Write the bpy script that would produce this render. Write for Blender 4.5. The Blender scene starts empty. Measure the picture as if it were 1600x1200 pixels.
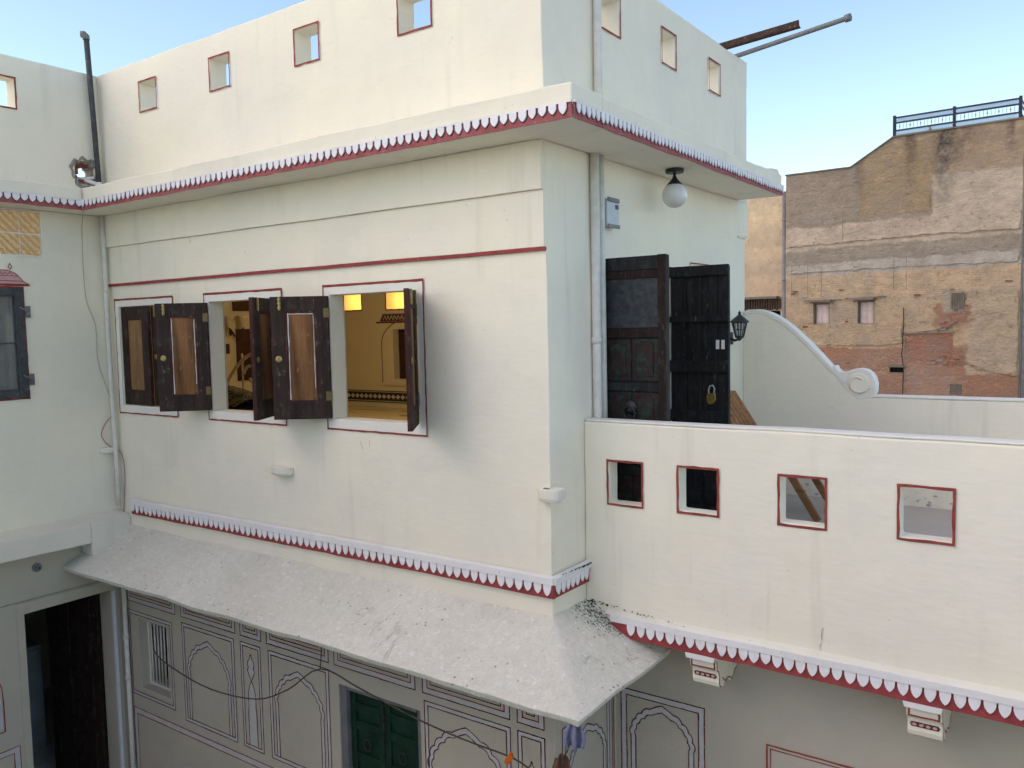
import bpy, bmesh, math, random
from mathutils import Vector, Matrix, noise
random.seed(7)
R = math.radians
EYE = 5.0                      # camera height above the courtyard; all z below are relative to it
scene = bpy.context.scene
COL = scene.collection

# ------------------------------------------------------------------ camera, sky, sun, exposure
cam = bpy.data.cameras.new('camera')
cam.sensor_width = 36.0
cam.lens = 1293.2 * 36 / 1600
cam.clip_end = 2000
camo = bpy.data.objects.new('camera', cam)
fw = Vector((-0.57619371, 0.8144143, -0.06877621))
rt = Vector((0.81700519, 0.57624356, -0.02111565))
up = Vector((-0.02243496, 0.06835723, 0.99740862))
m = Matrix((rt, up, -fw)).transposed().to_4x4()
m.translation = Vector((2.7179, -4.2251, EYE))
camo.matrix_world = m
COL.objects.link(camo)
scene.camera = camo

SUN_EL, SUN_AZ = 42.0, 218.0    # azimuth clockwise from +Y
world = bpy.data.worlds.new('World')
scene.world = world
world.use_nodes = True
wn = world.node_tree
bg = wn.nodes['Background']
sky = wn.nodes.new('ShaderNodeTexSky')
sky.sky_type = 'NISHITA'
sky.sun_disc = False
sky.sun_elevation = R(SUN_EL)
sky.sun_rotation = R(SUN_AZ)
sky.air_density = 0.8
sky.dust_density = 0.6
sky.ozone_density = 1.3
tint = wn.nodes.new('ShaderNodeMix')           # camera white balance, the same over the whole sky
tint.data_type = 'RGBA'; tint.blend_type = 'MULTIPLY'; tint.inputs[0].default_value = 1.0
tint.inputs[7].default_value = (1.0, 0.93, 0.80, 1)
wn.links.new(sky.outputs[0], tint.inputs[6])
wn.links.new(tint.outputs[2], bg.inputs[0])
bg.inputs[1].default_value = 0.15
sun = bpy.data.lights.new('sun', 'SUN')
sun.energy = 0.5
sun.angle = R(120)
sun.color = (1.0, 0.46, 0.18)
suno = bpy.data.objects.new('sun', sun)
az, el = R(SUN_AZ), R(SUN_EL)
sdir = Vector((math.sin(az) * math.cos(el), math.cos(az) * math.cos(el), math.sin(el)))
suno.rotation_euler = sdir.to_track_quat('Z', 'Y').to_euler()
suno.location = (-10, -10, 20)
COL.objects.link(suno)
vs = scene.view_settings
vs.view_transform = 'Standard'
vs.look = 'None'
vs.exposure = 1.3
vs.gamma = 1.0
vs.use_curve_mapping = False
scene.cycles.max_bounces = 6
scene.cycles.diffuse_bounces = 4
scene.cycles.glossy_bounces = 2
scene.cycles.sample_clamp_indirect = 4
scene.cycles.use_denoising = True
scene.cycles.use_adaptive_sampling = True
scene.cycles.adaptive_threshold = 0.03

# ------------------------------------------------------------------ materials
MAT = {}

class NT:
    """small helper to wire a material"""
    def __init__(s, name):
        s.m = bpy.data.materials.new(name)
        s.m.use_nodes = True
        s.t = s.m.node_tree
        s.b = s.t.nodes['Principled BSDF']
        s.pos = s.t.nodes.new('ShaderNodeNewGeometry').outputs['Position']
        MAT[name] = s.m
    def n(s, kind, **kw):
        o = s.t.nodes.new('ShaderNode' + kind)
        for k, v in kw.items():
            setattr(o, k, v)
        return o
    def set(s, sock, v):
        if isinstance(v, bpy.types.NodeSocket):
            s.t.links.new(v, sock)
        else:
            if isinstance(v, (tuple, list)) and len(v) == 3 and sock.type == 'RGBA':
                v = (*v, 1)
            sock.default_value = v
    def scaled(s, vec, sc, off=(0, 0, 0)):
        o = s.n('Mapping')
        s.set(o.inputs['Vector'], vec)
        o.inputs['Scale'].default_value = sc
        o.inputs['Location'].default_value = off
        return o.outputs[0]
    def noise(s, scale, detail=4, vec=None, rough=.55, dist=0):
        o = s.n('TexNoise')
        s.set(o.inputs['Vector'], vec or s.pos)
        o.inputs['Scale'].default_value = scale
        o.inputs['Detail'].default_value = detail
        o.inputs['Roughness'].default_value = rough
        o.inputs['Distortion'].default_value = dist
        return o.outputs['Fac']
    def voro(s, scale, feature='F1', vec=None):
        o = s.n('TexVoronoi', feature=feature)
        s.set(o.inputs['Vector'], vec or s.pos)
        o.inputs['Scale'].default_value = scale
        return o.outputs['Distance']
    def ramp(s, f, a, b, lo=0., hi=1.):
        o = s.n('MapRange')
        s.set(o.inputs[0], f)
        o.inputs[1].default_value, o.inputs[2].default_value = a, b
        o.inputs[3].default_value, o.inputs[4].default_value = lo, hi
        return o.outputs[0]
    def mix(s, f, a, b, mode='MIX'):
        o = s.n('Mix', data_type='RGBA', blend_type=mode)
        s.set(o.inputs[0], f); s.set(o.inputs[6], a); s.set(o.inputs[7], b)
        return o.outputs[2]
    def math(s, op, a, b=0., c=None):
        o = s.n('Math', operation=op)
        s.set(o.inputs[0], a); s.set(o.inputs[1], b)
        if c is not None: s.set(o.inputs[2], c)
        return o.outputs[0]
    def sep(s, v):
        o = s.n('SeparateXYZ'); s.set(o.inputs[0], v); return o.outputs
    def bump(s, h, strength=.3, dist=.01, prev=None):
        o = s.n('Bump')
        o.inputs['Strength'].default_value = strength
        o.inputs['Distance'].default_value = dist
        s.set(o.inputs['Height'], h)
        if prev is not None: s.set(o.inputs['Normal'], prev)
        return o.outputs[0]
    def out(s, col, rough=.8, normal=None, metal=0., spec=.3):
        s.set(s.b.inputs['Base Color'], col)
        s.set(s.b.inputs['Roughness'], rough)
        s.b.inputs['Metallic'].default_value = metal
        s.b.inputs['Specular IOR Level'].default_value = spec
        if normal is not None: s.set(s.b.inputs['Normal'], normal)
        return s.m

def mul(c, k): return tuple(min(1, x * k) for x in c)

def plaster(name, col, warm=.05, streak=.32, speck=.3, bumps=.35, dirt=(.40, .37, .31)):
    k = NT(name)
    big = k.noise(.9, 3)
    c = k.mix(k.ramp(big, .3, .7), mul(col, .93), (min(1, col[0] * 1.03), min(1, col[1] * 1.02), col[2] * (1 - warm)))
    mid = k.noise(5, 4, rough=.65)
    c = k.mix(k.ramp(mid, .42, .75, 0, .10), c, mul(col, .72))
    st = k.noise(1.6, 3, vec=k.scaled(k.pos, (4.5, 4.5, .35)), rough=.6)
    msk = k.noise(.7, 1, vec=k.scaled(k.pos, (1, 1, 1), (7, 3, 1)))
    c = k.mix(k.math('MULTIPLY', k.ramp(st, .55, .8, 0, streak), k.ramp(msk, .45, .62)), c, dirt)
    pa = k.noise(1.1, 4, vec=k.scaled(k.pos, (1, 1, 1.4), (11, 2, 7)), rough=.6)
    c = k.mix(k.ramp(pa, .585, .60, 0, .13), c, (min(1, col[0] * 1.05), min(1, col[1] * 1.05), min(1, col[2] * 1.09)))
    c = k.mix(k.ramp(pa, .40, .385, 0, .10), c, mul(col, .80))
    ch_ = k.noise(8, 4, vec=k.scaled(k.pos, (1, 1, 1), (1, 8, 3)), rough=.7)
    c = k.mix(k.ramp(ch_, .70, .72, 0, .35), c, mul(dirt, 1.1))
    sp = k.noise(34, 2, rough=.5)
    c = k.mix(k.ramp(sp, .72, .78, 0, speck), c, mul(dirt, .7))
    h1 = k.noise(3.2, 2)
    h2 = k.noise(28, 3, rough=.6)
    br = k.noise(9, 1, vec=k.scaled(k.pos, (1, 1, 3.5)))
    hh = k.math('ADD', k.math('ADD', k.math('MULTIPLY', h1, .75), k.math('MULTIPLY', br, .11)), k.math('MULTIPLY', h2, .055))
    nrm = k.bump(hh, bumps, .04)
    return k.out(c, k.ramp(mid, .3, .7, .78, .92), nrm, spec=.25)

CREAM = (.85, .815, .695)
plaster('plaster', CREAM)
plaster('plaster_old', (.77, .75, .665), streak=.4, speck=.5)
plaster('plaster_lower_shade', (.50, .47, .395), streak=.18, speck=.15)  # darker plaster for the lower walls, with their shade put into the colour
plaster('plaster_room', (.58, .50, .34), streak=.1, speck=.1)
plaster('white_paint', (.79, .79, .80), streak=.25, speck=.4, bumps=.25)
plaster('lime_white', (.80, .79, .74), streak=.15, speck=.3, bumps=.4)
plaster('floor_cement', (.47, .45, .42), streak=.2, speck=.4, bumps=.5)

def paint(name, col, var=.25, rough=.7, bump=.2, chip=None, chip_amt=0., scale=14, spec=.3, metal=0.):
    k = NT(name)
    f = k.noise(scale, 6, rough=.6)
    c = k.mix(k.ramp(f, .3, .72), mul(col, 1 - var), mul(col, 1 + var))
    if chip:
        g = k.noise(scale * 2.6, 6, rough=.7)
        c = k.mix(k.ramp(g, .64 - chip_amt * .1, .70 - chip_amt * .1, 0, .85), c, chip)
    return k.out(c, rough, k.bump(k.noise(scale * 3, 4), bump, .004), spec=spec, metal=metal)

paint('red_paint', (.30, .055, .055), .22, .75, chip=(.55, .40, .34), chip_amt=.0)
paint('red_faded', (.33, .095, .098), .25, .8, chip=(.5, .36, .33), chip_amt=.2)
paint('red_line', (.27, .055, .04), .3, .75)
paint('line_dark', (.10, .034, .03), .35, .8, chip=(.30, .26, .22), chip_amt=.7, scale=18)
paint('tongue_white', (.80, .79, .80), .06, .65, chip=(.62, .58, .55), chip_amt=.1, scale=25)
paint('tongue_outline_shadow', (.05, .03, .06), .3, .8)  # dark outline of the tongues, with the shadow between them painted in
paint('panel_pale', (.53, .52, .515), .08, .8, chip=(.46, .44, .39), chip_amt=.6, scale=20)
paint('pink_paint', (.62, .36, .36), .1, .8)
paint('black_metal', (.018, .018, .02), .3, .45, spec=.5)
paint('grey_metal', (.17, .175, .18), .25, .5, chip=(.32, .31, .29), scale=5)
paint('dark_pipe', (.06, .065, .068), .35, .6, chip=(.35, .35, .33), chip_amt=.2)
paint('pipe_paint', (.68, .67, .61), .1, .5, chip=(.45, .40, .32))
paint('pipe_blue', (.60, .64, .68), .1, .5, chip=(.4, .4, .38))
paint('cupboard_paint', (.20, .24, .26), .2, .6, scale=4)
paint('brass', (.42, .31, .12), .3, .4, metal=.9, scale=40)
paint('old_brass', (.16, .125, .06), .35, .5, metal=.7, scale=60)
paint('brick_red', (.23, .075, .045), .35, .9, .6)
paint('mortar', (.27, .25, .22), .3, .95, .8, scale=30)
paint('green_paint', (.004, .030, .016), .45, .5, chip=(.06, .10, .08), scale=8)
paint('cloth_blue', (.23, .23, .34), .2, .95, .5, scale=30)
paint('cloth_brown', (.16, .085, .06), .3, .95, .5, scale=20)
paint('orange_plastic', (.75, .16, .02), .1, .4)
paint('wire', (.09, .075, .06), .3, .8)
paint('wire_pale', (.50, .46, .40), .2, .8)
paint('wire_pink', (.36, .22, .20), .2, .8)
paint('white_plastic', (.74, .74, .72), .05, .4)
paint('box_grey', (.42, .46, .50), .06, .4, spec=.4)
paint('rust', (.060, .036, .026), .5, .85, .6, chip=(.24, .20, .16), chip_amt=.2)
paint('lintel_stone', (.17, .145, .115), .3, .95, .7, scale=6)
paint('old_pink_wood', (.62, .50, .47), .12, .8, scale=3)
paint('dark_void', (.012, .012, .012), .1, 1.0)  # near-black colour standing in for the shade of unlit openings; one crack shares it
paint('iron_rail', (.018, .024, .032), .2, .6)
paint('room_dark_wood', (.045, .016, .010), .4, .5, scale=10)
paint('tile_black', (.015, .015, .018), .3, .4)
paint('tile_white', (.50, .44, .32), .1, .4)
paint('pale_iron', (.62, .52, .42), .1, .5)

def wood(name, dark, light, scale=1., rough=.6, scr=None, along='Z'):
    k = NT(name)
    tc = k.n('TexCoord').outputs['Object']
    sc = {'Z': (9, 9, .8), 'X': (.8, 9, 9), 'Y': (9, .8, 9)}[along]
    v = k.scaled(tc, tuple(x * scale for x in sc))
    f = k.noise(2.2, 8, vec=v, rough=.62, dist=1.3)
    w = k.noise(1.5, 4, vec=tc)
    c = k.mix(k.ramp(f, .3, .72), dark, light)
    c = k.mix(k.ramp(w, .4, .75, 0, .5), c, mul(dark, .8))
    if scr:
        g = k.noise(11, 8, vec=k.scaled(tc, (1.6, 1.6, .7)), rough=.78)
        c = k.mix(k.ramp(g, .53, .68, 0, .7), c, scr)
        g2 = k.noise(30, 4, vec=k.scaled(tc, (1.2, 1.2, .5)), rough=.65)
        c = k.mix(k.ramp(g2, .64, .70, 0, .8), c, mul(scr, 1.6))
    nr = k.bump(f, .35, .004)
    nr = k.bump(k.noise(40, 4, vec=k.scaled(tc, (1.5, 1.5, .3))), .35, .002, nr)
    return k.out(c, k.ramp(w, .3, .7, rough, rough + .2), nr, spec=.2)

wood('shutter_dark', (.017, .011, .009), (.052, .034, .027), scr=(.095, .075, .062))
wood('shutter_edge', (.030, .010, .009), (.075, .026, .020), scr=(.12, .10, .09))
wood('shutter_panel', (.060, .026, .010), (.30, .150, .060), scale=.42, scr=(.24, .13, .06))
wood('shutter_panel_light', (.13, .072, .030), (.34, .205, .09), scale=.5, scr=(.30, .20, .10))
wood('door_black', (.008, .009, .010), (.030, .032, .033), scr=(.06, .065, .065))
wood('door_brown', (.010, .007, .006), (.032, .017, .013), scr=(.07, .06, .05))
wood('teak', (.20, .085, .030), (.46, .225, .092), along='X', rough=.5)
wood('teak_leg', (.17, .085, .035), (.36, .20, .09), along='X', rough=.5)
wood('room_door', (.020, .010, .008), (.075, .032, .020))

def carved():
    k = NT('door_carved')
    f = k.noise(16, 6, rough=.7)
    g = k.noise(7, 5, rough=.6, dist=2)
    c = k.mix(k.ramp(g, .35, .65), (.010, .010, .010), (.030, .009, .009))
    c = k.mix(k.ramp(f, .50, .58, 0, .9), c, (.014, .040, .026))
    return k.out(c, .6, k.bump(f, .8, .01), spec=.35)
carved()
def sheet():
    k = NT('door_sheet')
    f = k.noise(22, 8, rough=.75)
    c = k.mix(k.ramp(f, .35, .75), (.008, .011, .015), (.055, .064, .075))
    return k.out(c, .55, k.bump(f, .3, .003), spec=.4)
sheet()

def chajja_mat():
    k = NT('chajja_lime')
    big = k.noise(1.3, 5)
    c = k.mix(k.ramp(big, .3, .7), (.67, .665, .565), (.78, .775, .675))
    m2 = k.noise(17, 6, rough=.7)
    c = k.mix(k.ramp(m2, .40, .68, 0, .32), c, (.50, .49, .435))
    gr = k.noise(62, 4, rough=.7)
    c = k.mix(k.ramp(gr, .44, .64, 0, .30), c, (.50, .49, .42))
    pale = k.noise(27, 3)
    c = k.mix(k.ramp(pale, .60, .70, 0, .7), c, (.84, .84, .82))
    # wash marks running down the slope
    st = k.noise(7, 5, vec=k.scaled(k.pos, (5.5, .9, .9)), rough=.65)
    ms = k.noise(1.4, 3, vec=k.scaled(k.pos, (1, 1, 1), (2, 5, 0)))
    c = k.mix(k.math('MULTIPLY', k.ramp(st, .61, .72, 0, .32), k.ramp(ms, .58, .68)), c, (.30, .295, .26))
    sp = k.voro(17)
    nz = k.noise(3.5, 2)
    c = k.mix(k.math('MULTIPLY', k.ramp(sp, .06, .16, 1, 0), k.ramp(nz, .50, .58)), c, (.12, .12, .11))
    def hair(vec, wdt, m0, off):
        f = k.noise(1.6, 7, vec=vec, rough=.62, dist=.6)
        ln_ = k.ramp(k.math('ABSOLUTE', k.math('SUBTRACT', f, .5)), 0, wdt, 1, 0)
        return k.math('MULTIPLY', ln_, k.ramp(k.noise(2.3, 2, vec=k.scaled(k.pos, (1, 1, 1), off)), m0, m0 + .06))
    cm = k.math('MAXIMUM', hair(k.scaled(k.pos, (2.6, .8, .8)), .006, .61, (4, 2, 1)), hair(k.scaled(k.pos, (1.2, .9, .9), (5, 5, 0)), .006, .54, (9, 1, 3)))
    c = k.mix(k.math('MULTIPLY', cm, .30), c, (.20, .19, .165))
    # moss in the corner by the terrace wall
    dv = k.n('VectorMath', operation='DISTANCE')
    k.set(dv.inputs[0], k.pos); dv.inputs[1].default_value = (.12, .40, EYE - 1.83)
    mo = k.math('MULTIPLY', k.ramp(dv.outputs['Value'], .06, .36, 1, 0), k.ramp(k.noise(60, 5, rough=.7), .44, .64))
    c = k.mix(k.ramp(mo, .26, .40, 0, .9), c, (.045, .062, .042))
    h = k.noise(60, 4)
    hh = k.math('SUBTRACT', k.math('ADD', k.math('MULTIPLY', k.noise(5, 4), .6), k.math('MULTIPLY', k.math('ADD', h, m2), .16)), k.math('MULTIPLY', cm, .10))
    return k.out(c, .92, k.bump(hh, .8, .035), spec=.2)
chajja_mat()

def old_wall():
    """weathered render in uneven day-work bands over brick"""
    k = NT('old_wall')
    X, Y, Z = k.sep(k.pos)
    Z = k.math('SUBTRACT', Z, EYE)
    wob = k.math('MULTIPLY', k.math('SUBTRACT', k.noise(1.4, 6, rough=.7), .5), .55)
    zz = k.math('ADD', Z, wob)
    tilt = k.math('MULTIPLY', X, -.015)
    zz = k.math('ADD', zz, tilt)
    r = k.n('ValToRGB')
    k.set(r.inputs[0], k.ramp(zz, -5, 7))
    cr = r.color_ramp
    cr.interpolation = 'LINEAR'
    bands = [(-5, (.22, .115, .075)), (-.97, (.25, .135, .085)), (-.93, (.42, .29, .17)), (-.75, (.34, .255, .165)), (-.2, (.35, .25, .155)),
             (.9, (.37, .28, .185)), (.95, (.43, .32, .205)), (1.72, (.42, .31, .20)), (1.78, (.37, .335, .285)), (2.18, (.34, .31, .27)), (2.22, (.235, .205, .165)),
             (2.75, (.25, .215, .17)), (2.80, (.44, .36, .275)), (3.55, (.41, .335, .255)), (3.62, (.245, .205, .16)), (4.4, (.25, .205, .16)), (7, (.23, .185, .14))]
    for i, (z, c) in enumerate(bands):
        p = (z + 5) / 12
        e = cr.elements[0] if i == 0 else (cr.elements[-1] if i == len(bands) - 1 else cr.elements.new(p))
        e.position = p; e.color = (*c, 1)
    c = r.outputs[0]
    def box(x0, x1, z0, z1, soft=.06, nz=.35, sc=2.0):
        n1 = k.math('MULTIPLY', k.math('SUBTRACT', k.noise(sc, 6, rough=.65), .5), nz * 2)
        xx = k.math('ADD', X, n1); z2 = k.math('SUBTRACT', Z, n1)
        a = k.math('MULTIPLY', k.ramp(xx, x0 - soft, x0 + soft), k.ramp(xx, x1 - soft, x1 + soft, 1, 0))
        b = k.math('MULTIPLY', k.ramp(z2, z0 - soft, z0 + soft), k.ramp(z2, z1 - soft, z1 + soft, 1, 0))
        return k.math('MULTIPLY', a, b)
    c = k.mix(box(-4.45, -1.95, 3.70, 6.6, .05, .12), c, (.255, .19, .115))     # smooth buff panel
    c = k.mix(box(-1.55, 1.5, 4.75, 6.6, .05, .2), c, (.30, .225, .15))
    c = k.mix(box(-2.05, 1.5, 2.75, 4.9, .06, .2), c, (.43, .36, .275))
    c = k.mix(box(-.95, .9, -1.95, .85, .05, .22), c, (.34, .265, .18))          # later beige patch
    c = k.mix(box(-2.9, -1.35, -1.6, -.52, .03, .05), c, (.215, .095, .058))
    c = k.mix(box(-1.95, -.85, -.35, .45, .08, .55, 1.6), c, (.24, .12, .075))
    c = k.mix(box(-1.7, -1.0, .2, .95, .05, .15), c, (.29, .25, .19))
    # mottling
    m1 = k.noise(2.2, 7, rough=.68)
    c = k.mix(k.ramp(m1, .38, .64, 0, .75), c, k.mix(.5, c, (.13, .11, .09)))
    rg = k.noise(2.6, 7, vec=k.scaled(k.pos, (.8, 1, 1.9)), rough=.74)
    c = k.mix(k.ramp(rg, .50, .62, 0, .42), c, k.mix(.55, c, (.14, .115, .09)))
    c = k.mix(k.ramp(rg, .44, .32, 0, .45), c, (.40, .33, .25))
    gm = k.noise(.55, 4)
    c = k.mix(k.ramp(gm, .45, .65, 0, .3), c, (.27, .24, .20))
    m2 = k.noise(9, 6, rough=.7)
    c = k.mix(k.ramp(m2, .55, .75, 0, .35), c, (.47, .38, .28))
    m3 = k.noise(5, 7, rough=.75)
    c = k.mix(k.ramp(m3, .58, .66, 0, .75), c, (.13, .095, .07))
    # washed-out brick courses where the render has thinned
    bk = k.n('TexBrick')
    k.set(bk.inputs['Vector'], k.scaled(k.pos, (1, 1, 1)))
    mp = k.n('CombineXYZ'); k.set(mp.inputs[0], X); k.set(mp.inputs[1], Z); k.set(bk.inputs['Vector'], mp.outputs[0])
    bk.inputs['Scale'].default_value = 1
    bk.inputs['Brick Width'].default_value = .23; bk.inputs['Row Height'].default_value = .075
    bk.inputs['Mortar Size'].default_value = .009; bk.inputs['Mortar Smooth'].default_value = .6
    zone = k.math('MULTIPLY', k.ramp(zz, .55, .95), k.ramp(zz, 1.6, 1.9, 1, 0))
    zone = k.math('MAXIMUM', zone, k.ramp(k.noise(.8, 4), .55, .66, 0, .55))
    bf = k.math('MULTIPLY', k.math('MULTIPLY', bk.outputs['Fac'], zone), k.ramp(m2, .35, .6))
    c = k.mix(k.math('MULTIPLY', bf, .35), c, (.20, .145, .095))
    c = k.mix(1.0, c, (1.78, 1.76, 1.74), 'MULTIPLY')
    # rain stains below the coping
    def stain(xc, w, z0, z1, amt):
        n1 = k.math('MULTIPLY', k.math('SUBTRACT', k.noise(2.5, 6, rough=.7), .5), 1.1 * w)
        dx = k.math('ABSOLUTE', k.math('SUBTRACT', k.math('ADD', X, n1), xc))
        a = k.math('MULTIPLY', k.ramp(dx, w * .25, w, 1, 0), k.ramp(Z, z0, z1))
        return k.math('MULTIPLY', k.math('MULTIPLY', a, k.ramp(k.noise(3.5, 6, rough=.7), .34, .62)), amt)
    for args in ((-1.72, .42, 3.2, 6.2, 1.), (-2.75, .24, 4.2, 6.3, .9), (.25, .16, 5.3, 6.3, .95), (-4.45, .22, 3.9, 5.6, .7), (-1.2, .7, 5.0, 5.9, .6)):
        c = k.mix(stain(*args), c, (.06, .055, .05))
    hm = k.math('ADD', k.math('MULTIPLY', m1, .6), k.math('MULTIPLY', m2, .5))
    hm = k.math('SUBTRACT', k.math('ADD', k.math('ADD', hm, k.math('MULTIPLY', rg, .7)), k.math('MULTIPLY', k.noise(14, 6, rough=.7), .22)), k.math('MULTIPLY', bf, .12))
    return k.out(c, .95, k.bump(hm, 1.0, .25), spec=.1)
old_wall()
def tan_wall():
    k = NT('tan_wall')
    X, Y, Z = k.sep(k.pos)
    Z = k.math('SUBTRACT', Z, EYE)
    zz = k.math('ADD', Z, k.math('MULTIPLY', k.math('SUBTRACT', k.noise(1.5, 5), .5), .35))
    r = k.n('ValToRGB'); k.set(r.inputs[0], k.ramp(zz, -1, 6))
    cr = r.color_ramp
    bands = [(-1, (.34, .25, .17)), (1.7, (.36, .27, .18)), (1.95, (.31, .245, .175)), (2.9, (.42, .32, .205)), (3.05, (.33, .26, .18)), (4.1, (.46, .36, .23)), (6, (.33, .27, .20))]
    for i, (z, c) in enumerate(bands):
        p = (z + 1) / 7
        e = cr.elements[0] if i == 0 else (cr.elements[-1] if i == len(bands) - 1 else cr.elements.new(p))
        e.position = p; e.color = (*c, 1)
    m1 = k.noise(2.5, 7, rough=.65)
    c = k.mix(k.ramp(m1, .38, .68, 0, .5), r.outputs[0], (.24, .19, .14))
    m5 = k.noise(8, 7, rough=.7)
    c = k.mix(k.ramp(m5, .55, .68, 0, .5), c, (.18, .14, .10))
    c = k.mix(1.0, c, (1.45, 1.45, 1.45), 'MULTIPLY')
    return k.out(c, .95, k.bump(m1, .5, .08), spec=.1)
tan_wall()

def glassblock():
    k = NT('glass_block')
    tc = k.n('TexCoord').outputs['Object']
    w = k.n('TexWave', wave_type='BANDS', bands_direction='DIAGONAL')
    k.set(w.inputs['Vector'], tc); w.inputs['Scale'].default_value = 9; w.inputs['Distortion'].default_value = 2.6; w.inputs['Detail'].default_value = 1.0; w.inputs['Detail Scale'].default_value = 3
    c = k.mix(w.outputs['Fac'], (.33, .215, .10), (.52, .37, .19))
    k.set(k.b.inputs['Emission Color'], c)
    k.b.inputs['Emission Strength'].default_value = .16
    return k.out(k.mix(.5, c, (.30, .22, .12)), .12, k.bump(w.outputs['Fac'], .8, .02), spec=.6)
glassblock()
def emit(name, col, strength):
    k = NT(name)
    k.set(k.b.inputs['Emission Color'], col); k.b.inputs['Emission Strength'].default_value = strength
    return k.out(col, .5)
emit('bulb', (1, .62, .22), 6)
def glass(name, col, rough=.05, alpha=.25):
    k = NT(name)
    k.out(col, rough, spec=.6)
    k.b.inputs['Alpha'].default_value = alpha
    return k.m
glass('window_glass', (.30, .31, .30), .05, .30)
glass('lantern_glass', (.25, .27, .27), .1, .35)
def globe():
    k = NT('globe_glass')
    k.b.inputs['Subsurface Weight'].default_value = .25
    return k.out((.66, .67, .66), .22, spec=.5)
globe()
def bedcover():
    k = NT('bed_cover')
    f = k.noise(34, 3, rough=.5, dist=1.5)
    c = k.mix(k.ramp(f, .47, .53), (.035, .035, .022), (.28, .24, .14))
    return k.out(c, .9)
bedcover()
def curtain():
    k = NT('curtain')
    f = k.noise(3, 3, vec=k.scaled(k.pos, (1, 9, .6)))
    return k.out(k.mix(f, (.18, .16, .13), (.42, .38, .31)), .9, k.bump(f, .5, .05))
curtain()
def floor_tiles():
    k = NT('room_tiles')
    f = k.noise(2.2, 2, vec=k.scaled(k.pos, (.55, 2.6, 1)), rough=.4)
    c = k.mix(k.ramp(f, .60, .63), (.62, .50, .27), (.16, .11, .06))
    return k.out(c, .35)
floor_tiles()

# ------------------------------------------------------------------ geometry helpers
def jig(p, a):
    if a == 0: return p
    v = noise.noise_vector(Vector(p) * 1.7) * a + noise.noise_vector(Vector(p) * 7.3) * (a * .45)
    return (p[0] + v.x, p[1] + v.y, p[2] + v.z)

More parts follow.
